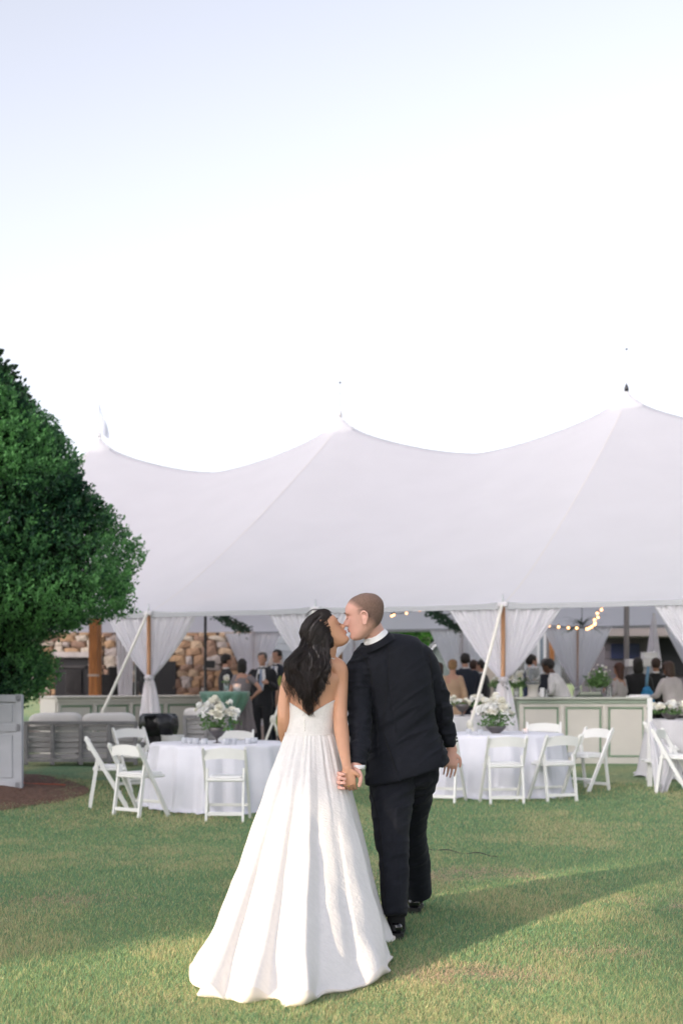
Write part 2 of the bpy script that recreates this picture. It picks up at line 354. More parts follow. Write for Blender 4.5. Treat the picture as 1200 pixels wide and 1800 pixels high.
# eave valance: a thin hanging edge
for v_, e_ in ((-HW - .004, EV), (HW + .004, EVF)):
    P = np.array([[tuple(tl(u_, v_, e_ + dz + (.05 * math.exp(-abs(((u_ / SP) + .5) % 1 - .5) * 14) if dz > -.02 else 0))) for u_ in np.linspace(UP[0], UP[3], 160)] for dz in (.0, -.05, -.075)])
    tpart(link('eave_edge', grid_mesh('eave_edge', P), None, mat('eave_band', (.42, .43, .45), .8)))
for k, U in enumerate(UP):
    pz = canopy_z(U, 0)
    b = MB()
    prof = [(.62, pz - .50), (.42, pz - .335), (.27, pz - .19), (.15, pz - .03), (.08, pz + .06), (.045, pz + .12)]
    capm = MB().lathe([(r_, z_) for r_, z_ in prof], (0, 0, 0), 24)
    # drape the cap on the canopy surface
    Q = np.array([[tuple(tl(U + r_ * math.cos(a), r_ * math.sin(a), canopy_z(U + r_ * math.cos(a), r_ * math.sin(a)) + .006 + (.06 if r_ < .04 else .012 * (1 - r_ / .75)))) for a in np.linspace(0, 2 * math.pi, 33)[:-1]] for r_ in np.linspace(.03, .34, 12)])
    tpart(link('peak_cap', grid_mesh('peak_cap', Q, True), None, sail_cap))
    tpart(MB().tube([tl(U, 0, 0), tl(U, 0, pz - .25)], .055, 10).build('centre_pole', mat('pole_grey', (.34, .32, .33), .6) if k == 2 else mat('varnished_pole', (.40, .20, .09), .45, var=.25, scale=3, stretch=(8, 8, .6)), None, True)); mat('varnished_pole', (.40, .20, .09))
    fp = tpart(MB().lathe([(.05, pz + .0), (.045, pz + .08), (.025, pz + .13), (.012, pz + .16)], tl(U, 0), 10).build('pole_tip', mat('dark_metal', (.05, .05, .055), .4, metal=.5) if k == 2 else sail_cap, None, True)); mat('dark_metal', (.05, .05, .055), .4, metal=.5)
    s_ = tpart(MB().tube([tl(U, 0, pz + .1), tl(U, 0, pz + (.85 if k != 1 else .75))], .011, 6).build('flag_pole', mat('grey_metal', (.45, .46, .5), .4, metal=.3), None))
    if k == 0:
        rows = []
        for a in np.linspace(0, 1, 14):
            rows.append([tuple(tl(U, 0, pz + .78 - .72 * a) + Vector((.02 + w_ * (.10 * math.sin(min(a * 1.5, 1) * 1.5)) + .07 * a * w_ + .06 * a, .05 * math.sin(5 * a + 4 * w_) * w_, -.10 * w_))) for w_ in np.linspace(0, 1, 8)])
        o = tpart(link('flag', grid_mesh('flag', np.array(rows)), None, mat('flag_cloth', (.68, .70, .78), .8, transl=.3)))
    else:
        tpart(MB().ball(tl(U, 0, pz + (.85 if k > 1 else .75)), (.03, .03, .022)).build('finial', MATS['dark_metal'], None, True))
    # seams from each peak to both eaves
    for sg in (-1, 1):
        L = [(U, sg * HW * t_) for t_ in np.linspace(.06, .995, 40)]
        Q = np.array([[tuple(tl(a + w_, v_, canopy_z(a, v_) + .010)) for a, v_ in L] for w_ in (-.014, .014)])
        tpart(link('seam', grid_mesh('seam', Q), None, mat('seam_tape', (.84, .81, .80), .8, transl=.40)))
wood = MATS['varnished_pole']; rope_m = mat('rope', (.80, .77, .68), .9, bump=.3, bscale=150); stake_m = MATS['dark_metal']
SPI = range(-4, 5)
for sgn in (-1, 1):
    for i in SPI:
        u_ = i * SP; p = tl(u_, sgn * HW); gzz = g(p.x, p.y); e = EV if sgn < 0 else EVF
        if not (UP[0] <= u_ <= UP[3]): continue
        tpart(MB().tube([p + Vector((0, 0, gzz - .02)), p + Vector((0, 0, e))], .034, 10).build('side_pole', wood, None, True))
        tpart(MB().tube([p + Vector((0, 0, e - .01)), p + Vector((0, 0, e + .07)), p + Vector((0, 0, e + .16))], [.03, .018, .008], 8).build('pole_finial', mat('zinc', (.5, .52, .52), .4, metal=.6), None, True))
        tpart(MB().box(p + Vector((0, 0, e + .0)), (.16, .10, .07), math.atan2(TD.y, TD.x), bev=.012).build('corner_patch', sail_cap, None))
        st = p + TN * (sgn * 2.0); top = p + Vector((0, 0, e - .02)) + TN * (sgn * .05); st.z = g(st.x, st.y) + .06
        mid = top.lerp(st, .72)
        pts = [top.lerp(st, t_) + Vector((0, 0, -.03 * math.sin(math.pi * t_))) for t_ in np.linspace(0, 1, 12)]
        rp = tpart(MB().tube(pts, [.024 if t_ < .68 else .019 for t_ in np.linspace(0, 1, 12)], 8).build('guy_rope', rope_m, None, True))
        if sgn < 0:
            kn = MB().ball(mid, (.05, .05, .075)).tube([mid, mid + Vector((.05, -.02, -.12)), mid + Vector((.08, -.02, -.24))], [.025, .022, .03], 6)
            tpart(kn.build('rope_knot', rope_m, None, True))
        tpart(MB().tube([st + Vector((0, 0, -.08)) , st + Vector((.0, 0, .16)) + TN * (sgn * .04)], .028, 8).ball(st + Vector((0, 0, .13)) + TN * (sgn * .04), .045).build('stake', stake_m, None, True))

# ---------------------------------------------------------------- curtains tied to the side poles
drape_m = mat('sheer_curtain', (.90, .89, .93), .85, transl=.48, alpha=.95, spec=.1)
leafd = mat('sash_greenery', (.03, .07, .05), .6, var=.4, scale=30)
def curtain(i, side, label, tie=1.34, half=.88, folds=9, tail=True, group='white curtains tied to the tent poles'):
    p = tl(i * SP, side * (HW - .015)); gzz = g(p.x, p.y); e = (EV if side < 0 else EVF) - .03
    root = thing('curtain', label, 'curtain', (p.x, p.y, gzz), math.atan2(TD.y, TD.x), group)
    nb = 44; rows = 22
    for s_ in (-1, 1):
        Q = np.zeros((rows, nb, 3)); ph = random.random() * 6
        for r_ in range(rows):
            t = r_ / (rows - 1); z = e - gzz - (e - gzz - tie) * t
            for k in range(nb):
                w_ = k / (nb - 1)
                half_w = half * (1 - t) ** (.62 + .35 * w_) + .045
                x_ = s_ * (half_w * w_ + .0 * t)
                # inner edge falls straight beside the pole, outer edge sweeps in
                amp = .045 * (1 - .55 * t) * (.4 + .6 * min(1, t * 4))
                y_ = (math.sin(w_ * folds * 2 * math.pi + ph + .8 * math.sin(3 * t)) * amp + .02 * math.sin(w_ * 31 + ph)) * (1 if side < 0 else 1)
                Q[r_, k] = (x_, y_ - .03 * side, z - .10 * w_ * math.sin(math.pi * t) * .6)
        link('drape', grid_mesh('drape', Q), root, drape_m)
    if tail:
        Q = np.zeros((16, 60, 3)); ph = random.random() * 6
        for r_ in range(16):
            t = r_ / 15; rad = .065 + .15 * t ** .6 + .03 * t
            for k in range(60):
                a = 2 * math.pi * k / 60; rr = rad * (1 + .22 * math.sin(a * 9 + ph) * min(1, .3 + t))
                Q[r_, k] = (rr * math.cos(a) * 1.0 + .02 * math.sin(3 * t), rr * math.sin(a) * .6, tie - (tie - .02) * t)
        link('tail', grid_mesh('tail', Q, True), root, drape_m)
        MB().lathe([(.06, tie - .05), (.085, tie), (.06, tie + .05)], (0, 0, 0), 16, fn=lambda a, i: 1 + .12 * math.sin(7 * a)).build('sash', drape_m, root, True)
        b = MB()
        for _ in range(26):
            a = random.random() * 6.28; c = Vector((.10 * math.cos(a), -.09 + .04 * math.sin(a), tie - .02 + random.uniform(-.10, .06)))
            d = Vector((random.uniform(-1, 1), random.uniform(-1, .2), random.uniform(-1, .5))).normalized() * .05
            e_ = d.cross(Vector((0, 0, 1))).normalized() * .014
            b.add([c, c + d * .5 + e_, c + d, c + d * .5 - e_], [(0, 1, 2, 3)])
        b.build('greenery', leafd, root)
    return root
curtain(-1, -1, 'white sheer curtain tied back on the tent pole beside the evergreen tree')
curtain(0, -1, 'white sheer curtain tied on the tent pole hidden behind the bride')
curtain(1, -1, 'white sheer curtain tied on the front tent pole between groom and long bar')
curtain(2, -1, 'white sheer curtain at the right edge above the folding chair')
curtain(-2, -1, 'white sheer curtain half hidden behind the tree crown')
curtain(-3, 1, 'grey white curtain at the back, above the four guests left of the bride', 1.15)
curtain(-2, 1, 'white curtain at the back of the tent, behind the kissing faces', 1.15)
curtain(-1, 1, 'pale curtain at the back, above the woman in the tan jacket', 1.15)
curtain(0, 1, 'pale curtain at the back above the bartender in white', 1.15)
curtain(1, 1, 'pale curtain at the back near the right edge, above the guests in black', 1.15)

Q = np.array([[(.19 * (k / 29 - .5) * 2 * (1 - .25 * t_), .035 * math.sin(k * 1.25 + 2 * t_), 2.35 * (1 - t_) + .95 * t_) for k in range(30)] for t_ in np.linspace(0, 1, 12)])
sd_ = thing('curtain', 'narrow straight grey curtain panel between the tree crown and the left tent pole', 'curtain', (-4.33, 28.5, .05), 0)
link('drape', grid_mesh('drape', Q), sd_, drape_m); MB().tube([(-.22, 0, 2.36), (.22, 0, 2.36)], .012, 6).build('rod', MATS['zinc'], sd_); MB().tube([(.2, .02, 0), (.2, .02, 2.36)], .015, 6).build('upright', MATS['zinc'], sd_)
# ---------------------------------------------------------------- trees
def leaf_crown(name, prof, center, n_tuft, leaves, seed, lsize=.042, lump=.22, colours=None, sprig=.55):
    r_ = np.random.default_rng(seed)
    zs, rs = zip(*prof); zs = np.array(zs); rs = np.array(rs)
    z = r_.uniform(zs[0], zs[-1], n_tuft * 2); keep = r_.random(len(z)) < np.interp(z, zs, rs) / rs.max() + .1; z = z[keep][:n_tuft]; n = len(z)
    th = r_.random(n) * 2 * math.pi; rad = np.interp(z, zs, rs)
    lum = np.array([noise.fractal(Vector((math.cos(a) * 1.7 + seed, math.sin(a) * 1.7, b * 1.1)), 1, 2, 3) for a, b in zip(th, z)])
    dep = 1 - np.abs(r_.normal(0, .13, n)); dep[: n // 5] = r_.uniform(.35, .8, n // 5)
    rr = rad * (1 + lump * lum) * dep
    T = np.stack([center[0] + rr * np.cos(th), center[1] + rr * np.sin(th), z], -1)
    out = np.stack([np.cos(th), np.sin(th), .55 + 0 * th], -1)
    k = leaves; n2 = n * k
    # each tuft is an upright sprig: leaves set along a short stem that leans out and up
    ax_ = out + r_.normal(0, .28, (n, 3)); ax_[:, 2] += sprig; ax_ /= np.linalg.norm(ax_, axis=1)[:, None]
    al = r_.random(n2); B = np.repeat(T, k, 0) + np.repeat(ax_, k, 0) * (al * lsize * 3.6)[:, None] + r_.normal(0, lsize * (.55 if sprig else 1.4), (n2, 3)) * (1.15 - .6 * al)[:, None]
    O = np.repeat(ax_, k, 0) + r_.normal(0, .6, (n2, 3)); O /= np.linalg.norm(O, axis=1)[:, None]
    sd = np.cross(O, r_.normal(0, 1, (n2, 3))); sd /= np.linalg.norm(sd, axis=1)[:, None]
    L = (lsize * (.7 + .7 * r_.random(n2)))[:, None]
    V = np.stack([B, B + O * L * .55 + sd * L * .28, B + O * L, B + O * L * .5 - sd * L * .28], 1)
    me = mesh_np(name, V.reshape(-1, 3), np.arange(n2 * 4).reshape(-1, 4))
    # pale new growth at sprig tips; shade between sprigs put into leaf colour
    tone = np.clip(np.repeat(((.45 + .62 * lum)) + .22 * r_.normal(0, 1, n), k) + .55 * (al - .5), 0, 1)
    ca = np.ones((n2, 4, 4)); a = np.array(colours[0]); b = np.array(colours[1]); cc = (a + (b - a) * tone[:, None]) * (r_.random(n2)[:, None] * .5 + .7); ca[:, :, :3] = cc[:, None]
    at = me.color_attributes.new('leaf', 'FLOAT_COLOR', 'POINT'); at.data.foreach_set('color', ca.ravel())
    return me
lm = bpy.data.materials.new('evergreen_leaf'); lm.use_nodes = True; nt = lm.node_tree; pb = nt.nodes['Principled BSDF']; pb.inputs['Roughness'].default_value = .45; pb.inputs['Specular IOR Level'].default_value = .35
an = nt.nodes.new('ShaderNodeAttribute'); an.attribute_name = 'leaf'; nt.links.new(an.outputs['Color'], pb.inputs['Base Color'])
tr = nt.nodes.new('ShaderNodeBsdfTranslucent'); nt.links.new(an.outputs['Color'], tr.inputs[0]); mx = nt.nodes.new('ShaderNodeMixShader'); mx.inputs[0].default_value = .25
nt.links.new(pb.outputs[0], mx.inputs[1]); nt.links.new(tr.outputs[0], mx.inputs[2]); nt.links.new(mx.outputs[0], nt.nodes['Material Output'].inputs['Surface'])
bark = mat('bark', (.11, .075, .05), .9, var=.4, scale=12, bump=.5, bscale=40, stretch=(3, 3, .6))
TC = (-5.25, 18.1)
prof = [(.6, .7), (.9, 1.05), (1.2, 1.45), (1.5, 1.5), (1.75, 1.3), (1.95, 1.8), (2.12, 2.38), (2.4, 2.5), (2.8, 2.52), (3.2, 2.47), (3.55, 2.3), (3.9, 1.96), (4.3, 1.72), (4.7, 1.42), (5.1, 1.05), (5.5, .68), (5.9, .3), (6.05, .1)]
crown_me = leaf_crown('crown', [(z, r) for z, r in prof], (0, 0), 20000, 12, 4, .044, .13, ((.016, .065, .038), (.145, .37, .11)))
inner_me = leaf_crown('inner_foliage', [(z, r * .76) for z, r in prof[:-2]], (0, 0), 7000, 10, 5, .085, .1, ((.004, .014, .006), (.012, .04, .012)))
tr_ = thing('evergreen_tree', 'dense dark evergreen tree filling the left edge beside the tent', 'tree', (TC[0], TC[1], g(*TC)))
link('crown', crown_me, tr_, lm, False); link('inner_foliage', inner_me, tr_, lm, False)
tb = MB().tube([(0, 0, -.1), (.05, .02, .8), (.0, .1, 2.2), (.05, 0, 4), (0, 0, 5.4)], [.16, .13, .11, .06, .02], 10)
tb.build('trunk', bark, tr_, True)
for k in range(11):
    a = k * 2.4; z0 = .9 + k * .36; l_ = np.interp(z0 + .6, *zip(*prof)) * .8
    MB().tube([(0, 0.05, z0), (l_ * .5 * math.cos(a), l_ * .5 * math.sin(a), z0 + .25), (l_ * math.cos(a), l_ * math.sin(a), z0 + .6)], [.045, .03, .012], 6).build('limb', bark, tr_, True)
# big evergreens behind the photographer's left: the sun comes through the gap between them
Bp = Vector((-SUN_H.y, SUN_H.x)) ; Bp = Vector((.76, -.65)).normalized()
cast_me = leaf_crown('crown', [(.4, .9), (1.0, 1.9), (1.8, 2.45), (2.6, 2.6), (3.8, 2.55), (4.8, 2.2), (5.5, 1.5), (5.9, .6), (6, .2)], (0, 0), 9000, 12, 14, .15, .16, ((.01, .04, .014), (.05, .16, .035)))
tb_me = bpy.data.meshes['trunk']
for q, t, r_, h_, lift, lb in SHADE_TREES:
    p = Vector((0, 7.3)) + Bp * q + SUN_H * t
    e = thing('shade_tree', lb, 'tree', (p.x, p.y, -.05), q, 'trees behind the photographer')
    cr = link('crown', cast_me, e, lm, False); cr.scale = (r_ / 2.6, r_ / 2.6, h_ / 6); cr.location.z = lift
    t2 = link('trunk', tb_me, e, bark); t2.scale = (r_ / 2.6, r_ / 2.6, (lift + h_ * .8) / 5.4)
# pine straw bed
Q = np.zeros((14, 48, 3))
for r_ in range(14):
    for k in range(48):
        a = 2 * math.pi * k / 48; rr = r_ / 13 * (1 + .10 * noise.noise(Vector((math.cos(a) * 2, math.sin(a) * 2, 0))))
        x_ = -4.75 + 1.62 * rr * math.cos(a); y_ = 17.3 + 2.3 * rr * math.sin(a); Q[r_, k] = (x_, y_, g(x_, y_) + .012 + .03 * (1 - (r_ / 13) ** 3) + .015 * noise.noise(Vector((x_ * 6, y_ * 6, 1))))
bed = link('mulch_bed', grid_mesh('mulch_bed', Q, True), None, mat('pine_straw', (.20, .105, .07), .95, col2=(.07, .035, .022), scale=22, bump=.8, bscale=70)); tag(bed, 'reddish brown pine straw bed under the evergreen tree', kind='structure')
b = MB()
for _ in range(2600):
    a = random.random() * 6.28; rr = math.sqrt(random.random()) * 1.04; x_ = -4.75 + 1.62 * rr * math.cos(a); y_ = 17.3 + 2.3 * rr * math.sin(a); z_ = g(x_, y_) + .04
    d = Vector((random.uniform(-1, 1), random.uniform(-1, 1), random.uniform(-.1, .35))) * .09; w_ = Vector((d.y, -d.x, 0)).normalized() * .004
    c0 = Vector((x_, y_, z_)); b.add([c0 - w_, c0 + w_, c0 + d], [(0, 1, 2)])
tag(b.build('pine_needles', mat('needles', (.25, .13, .08), .9, col2=(.12, .06, .04), scale=9)), 'loose brown pine needles scattered over the mulch bed', 'needles', kind='stuff')
PX_ = lambda px_: (px_ - 600) / FPX * 11.4
pts = [W(34, 1360, 17.6)] + [Vector((-3.95 + .22 * t_ + .03 * math.sin(7 * t_), 17.75 + .1 * t_, 0)) for t_ in np.linspace(0, 2, 9)]
for p_ in pts: p_.z = g(p_.x, p_.y) + .035
pts[0].z += .12
pc = [Vector((PX_(x_), 11.8 - .9 * t_ + .05 * math.sin(9 * t_), 0)) for t_, x_ in zip(np.linspace(0, 1, 14), np.linspace(745, 862, 14))]
for p_ in pc: p_.z = g(p_.x, p_.y) + .020 + .010 * math.sin(p_.x * 31)
tag(MB().tube(pc, .004, 6).build('ground_cable', mat('black_rubber', (.03, .03, .03), .6), None, True), 'thin black cable lying in the grass beyond the groom', 'cable')
tag(MB().tube(pts, .007, 6).build('extension_cord', mat('orange_rubber', (.55, .10, .045), .5), None, True), 'orange extension cord lying on the pine straw bed', 'cord')
# ================================================================ BACKGROUND BUILDINGS
def stone_wall(name, label, x0, x1, y, z0, z1, holes):
    root = thing(name, label, 'stone wall', ((x0 + x1) / 2, y, z0)); ox = (x0 + x1) / 2
    MB().box((0, .35, (z1 - z0) / 2), (x1 - x0, .5, z1 - z0)).build('mortar_core', mat('mortar', (.15, .12, .10), .95, var=.2), root)
    protos = []
    for k in range(7):
        bm = bmesh.new(); bmesh.ops.create_icosphere(bm, subdivisions=1, radius=.5)
        for v in bm.verts:
            c = v.co; c.x = math.copysign(abs(c.x * 2) ** .32 / 2, c.x); c.z = math.copysign(abs(c.z * 2) ** .4 / 2, c.z)
            v.co += Vector((random.uniform(-.05, .05), random.uniform(-.06, .06), random.uniform(-.05, .05)))
        me = bpy.data.meshes.new('stone'); bm.to_mesh(me); bm.free(); protos.append(me)
    tones = [(.50, .31, .19), (.60, .43, .29), (.68, .58, .47), (.38, .24, .17), (.55, .47, .43), (.55, .35, .20)]
    ms = [mat('fieldstone_%s' % n, tuple(q * .62 for q in t), .9, var=.22, scale=5, bump=.4, bscale=14) for n, t in zip(('rust', 'sand', 'pale', 'brown', 'grey', 'ochre'), tones)]
    vm = {}
    z = z0; n = 0
    while z < z1:
        h = random.uniform(.13, .27); x = x0 - random.random() * .3
        while x < x1:
            w = random.uniform(.18, .58)
            cx, cz = x + w / 2, z + h / 2
            if not any(a < cx < b and c < cz < d for a, b, c, d in holes) and n < 295:
                hh = h * random.uniform(.85, 1.5); k = random.randrange(7); mi = random.randrange(6)
                if (k, mi) not in vm: q = protos[k].copy(); q.materials.append(ms[mi]); vm[(k, mi)] = q
                o = bpy.data.objects.new('stone', vm[(k, mi)]); COL.objects.link(o); o.parent = root
                o.location = (cx - ox, .08, cz - z0); o.scale = (w * 1.03, .26, hh * 1.04); o.rotation_euler.y = random.uniform(-.3, .3); o.location.y += random.uniform(-.05, .04); n += 1
            x += w
        z += h
    return root
YW = 43.2
def PX(px, D): return (px - 600) / FPX * D
def PZ(py, D): return CAM_H - (py - HOR) / FPX * D
holes = [(PX(98, YW), PX(163, YW), -1, PZ(1150, YW)), (PX(238, YW), PX(309, YW), -1, PZ(1160, YW))]
sw = stone_wall('stone_house_wall', 'tan fieldstone wall with dark openings behind the tent, left of the guests', PX(70, YW), PX(470, YW), YW, PZ(1234, YW), PZ(1104, YW), holes)
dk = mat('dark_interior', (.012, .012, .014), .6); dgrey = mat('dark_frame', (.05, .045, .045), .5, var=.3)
def on(root, o):
    return inv_parent(o, root)
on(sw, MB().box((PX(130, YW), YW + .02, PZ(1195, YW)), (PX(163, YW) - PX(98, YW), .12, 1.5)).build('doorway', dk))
on(sw, MB().box((PX(131, YW), YW - .12, PZ(1151, YW)), (1.3, .25, .16)).build('lintel', mat('limestone', (.42, .38, .36), .9, var=.15)))
on(sw, MB().box((PX(125, YW), YW - .08, PZ(1172, YW)), (.9, .06, .07)).build('shelf_rail', dgrey))
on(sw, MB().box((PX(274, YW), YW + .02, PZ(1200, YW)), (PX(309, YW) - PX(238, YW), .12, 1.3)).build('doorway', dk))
gr = MB()
for k in range(7): gr.box((PX(118, YW) + k * .07, YW - .1, PZ(1200, YW)), (.03, .03, .8))
on(sw, gr.build('grille', dgrey))
# pavilion post
post = thing('timber_post', 'orange brown timber post in front of the stone wall, below the tree crown', 'post', (PX(165, 33), 33, g(-5, 33)))
MB().box((0, 0, 1.6), (.20, .20, 3.2), bev=.02).build('shaft', mat('orange_timber', (.42, .17, .05), .6, var=.3, scale=4, stretch=(5, 5, .5)), post)
MB().box((0, 0, 1.42), (.23, .23, .05)).build('steel_band', mat('band', (.5, .42, .35), .6), post)
# black gear stacked in front of the stone wall
for px_, py_, w_, h_, lb in ((205, 1205, .75, .55, 'black equipment case stacked in front of the stone wall, under the curtain'), (222, 1212, .6, .4, 'small dark grey crate leaning by the black equipment case'), (205, 1182, .35, .3, 'dark round grill lid on top of the black equipment case')):
    b = MB().box((0, 0, h_ / 2), (w_, .5, h_), bev=.03)
    for k in range(5): b.box((0, -.26, h_ * (.15 + .17 * k)), (w_ * .8, .03, .025))
    o = b.build('equipment_case', mat('black_case', (.02, .02, .022), .5, var=.3)); o.location = (PX(px_, 36), 36, PZ(py_ + h_ * 34, 36)); tag(o, lb, 'case')
# grey house to the right of the wall, gabled shed, mauve house
def clap_house(name, label, x0, x1, y, z0, z1, col, n, m2):
    root = thing(name, label, 'building', ((x0 + x1) / 2, y, z0)); h = z1 - z0
    MB().box((0, 2.0, h / 2), (x1 - x0, 3.9, h)).build('wall', mat(name + '_wall', tuple(c * .8 for c in col), .85), root)
    me = None
    for k in range(n):
        if me is None:
            o = MB().box((0, 0, 0), (x1 - x0 + .04, .05, h / n * .94), bev=.008).build('siding_board', mat(name + '_board', col, .8, var=.1, scale=2), root); me = o.data
        else:
            o = bpy.data.objects.new('siding_board', me); COL.objects.link(o); o.parent = root
        o.location = (0, .02, h / n * (k + .5))
    return root
h1 = clap_house('grey_house', 'plain blue grey building wall seen between the back curtains, left of the bride', PX(462, 45.6), PX(560, 45.6), 45.6, PZ(1240, 45.6), PZ(1104, 45.6), (.30, .32, .35), 10, None)
h2 = clap_house('mauve_house', 'dim mauve grey building with a navy screen, behind the guests at the right', PX(1062, 41), PX(1290, 41), 41, PZ(1235, 41), PZ(1050, 41), (.22, .19, .21), 12, None)
on(h2, MB().box((PX(1097, 41), 40.93, PZ(1145, 41)), (.82, .06, .44), bev=.01).build('navy_screen', mat('navy', (.03, .04, .11), .4, var=.3, scale=3)))
on(h2, MB().box((PX(1130, 41), 40.3, PZ(1106, 41)), (2.8, 1.3, .5), bev=.01).build('eave_shading', mat('taupe', (.36, .31, .29), .8)))  # taupe block stands in for the shading under the eave
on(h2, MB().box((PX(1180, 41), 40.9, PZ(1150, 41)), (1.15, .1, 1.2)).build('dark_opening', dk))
h3 = thing('white_pavilion', 'white trimmed window with a brown timber jamb behind the long bar', 'building', (PX(962, 40), 40, PZ(1210, 40)))
on(h3, MB().box((PX(955, 40), 40.2, PZ(1160, 40)), (1.0, .2, 1.7)).build('wall', mat('grey_plaster', (.45, .46, .48), .9)))
for xx in (946, 957): on(h3, MB().box((PX(xx, 40), 40.05, PZ(1135, 40)), (.07, .08, 1.0)).build('window_frame', mat('white_paint', (.8, .8, .8), .5)))
on(h3, MB().box((PX(952, 40), 40.07, PZ(1135, 40)), (.16, .03, .95)).build('pane', mat('glass_grey', (.25, .3, .34), .1)))
on(h3, MB().box((PX(969, 40), 40.0, PZ(1130, 40)), (.12, .14, 1.0)).build('jamb', MATS['orange_timber']))
# gabled shed with vertical boards
shd = thing('gabled_shed', 'grey green board shed with a white gable trim behind the tan jacket', 'shed', (PX(790, 45), 45, PZ(1235, 45)))
apx, apz = PX(795, 45), PZ(1106, 45); lx, lz = PX(740, 45), PZ(1160, 45); bz = PZ(1235, 45)
n = 26; x_l = lx; x_r = apx + (apx - lx)
bm_ = mat('shed_board', (.26, .30, .28), .85, var=.12, scale=3)
for k in range(n):
    a = x_l + (x_r - x_l) * k / n; b_ = x_l + (x_r - x_l) * (k + 1) / n
    def zt(x): return apz - abs(x - apx) / (apx - lx) * (apz - lz)
    MBv = [(a + .008, 44.98, bz), (b_ - .008, 44.98, bz), (b_ - .008, 44.98, zt(b_)), (a + .008, 44.98, zt(a))]
    MBv += [(x, 45.05, z) for x, _, z in MBv]
    o = MB().add(MBv, [(0, 1, 2, 3), (7, 6, 5, 4), (0, 4, 5, 1), (1, 5, 6, 2), (2, 6, 7, 3), (3, 7, 4, 0)]).build('board', bm_); on(shd, o)
on(shd, MB().box(((x_l + x_r) / 2, 47, (bz + lz) / 2), (x_r - x_l - .1, 3.8, lz - bz)).build('wall', bm_))
for sg in (-1, 1):
    p0 = Vector((apx, 44.9, apz + .03)); p1 = Vector((apx + sg * (apx - lx) * 1.15, 44.9, apz - (apz - lz) * 1.15 + .03))
    on(shd, MB().bar(p0, p1, .06, .17, up=(0, 1, 0)).build('gable_trim', MATS['white_paint']))
    rf = MB(); nrm = .05
    rf.add([p0 + Vector((0, -.05, .09)), p1 + Vector((0, -.05, .09)), p1 + Vector((0, 4.2, .09)), p0 + Vector((0, 4.2, .09)), p0 + Vector((0, -.05, .15)), p1 + Vector((0, -.05, .15)), p1 + Vector((0, 4.2, .15)), p0 + Vector((0, 4.2, .15))], [(0, 1, 2, 3), (7, 6, 5, 4), (0, 4, 5, 1), (1, 5, 6, 2), (2, 6, 7, 3), (3, 7, 4, 0)])
    on(shd, rf.build('roof', mat('shed_roof', (.3, .31, .32), .8)))
# green shrub and a beige backdrop standing in for the hazy sky
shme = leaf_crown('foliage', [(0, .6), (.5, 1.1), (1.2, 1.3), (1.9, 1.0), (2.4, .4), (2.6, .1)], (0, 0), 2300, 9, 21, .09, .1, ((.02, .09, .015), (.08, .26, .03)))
for px_, sc, lb in ((738, .95, 'bright green rounded shrub behind the groom\'s shoulder, beside the shed gable'), (672, .8, 'green shrub hidden behind the groom\'s head')):
    e = thing('shrub', lb, 'shrub', (PX(px_, 46), 46.5, PZ(1240, 46) + .25)); o = link('foliage', shme, e, lm, False); o.scale = (sc, sc, .98)
backdrop = thing('sky_haze_backdrop', 'pale beige backdrop standing in for hazy warm sky above the green shrub', 'wall', (PX(700, 50), 50, 0))
MB().box((0, 0, 1.75), (7.2, .3, 3.5)).build('wall', mat('sky_haze_beige', (.62, .53, .45), .9, var=.06, scale=1), backdrop)
MB().box((0, 0, 3.55), (7.3, .4, .09), bev=.01).build('backdrop_edge', mat('sky_haze_edge', (.66, .6, .54), .9), backdrop)
# distant wood behind everything
b = []
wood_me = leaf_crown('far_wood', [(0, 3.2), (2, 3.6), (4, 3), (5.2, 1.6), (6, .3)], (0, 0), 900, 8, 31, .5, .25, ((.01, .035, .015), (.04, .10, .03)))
for k in range(1):
    pass
# paved terrace
def sheet(name, x0, x1, y0, y1, dz, m, label):
    xs_ = np.linspace(x0, x1, 24); ys_ = np.linspace(y0, y1, 24); X, Y = np.meshgrid(xs_, ys_)
    return tag(link(name, grid_mesh(name, np.stack([X, Y, gz(X, Y) + dz], -1)), None, m), label, kind='structure')
ter = sheet('terrace', -14, -.5, 27.2, 43, .012, mat('terrace_stone', (.30, .23, .19), .9, var=.25, scale=1.6, bump=.4, bscale=9), 'brown grey stone terrace behind the panelled low wall')
sheet('floor_mat', -.2, 13, 25.5, 36, .012, mat('tent_floor', (.20, .17, .15), .9, var=.2, scale=2), 'dark floor under the right half of the tent')

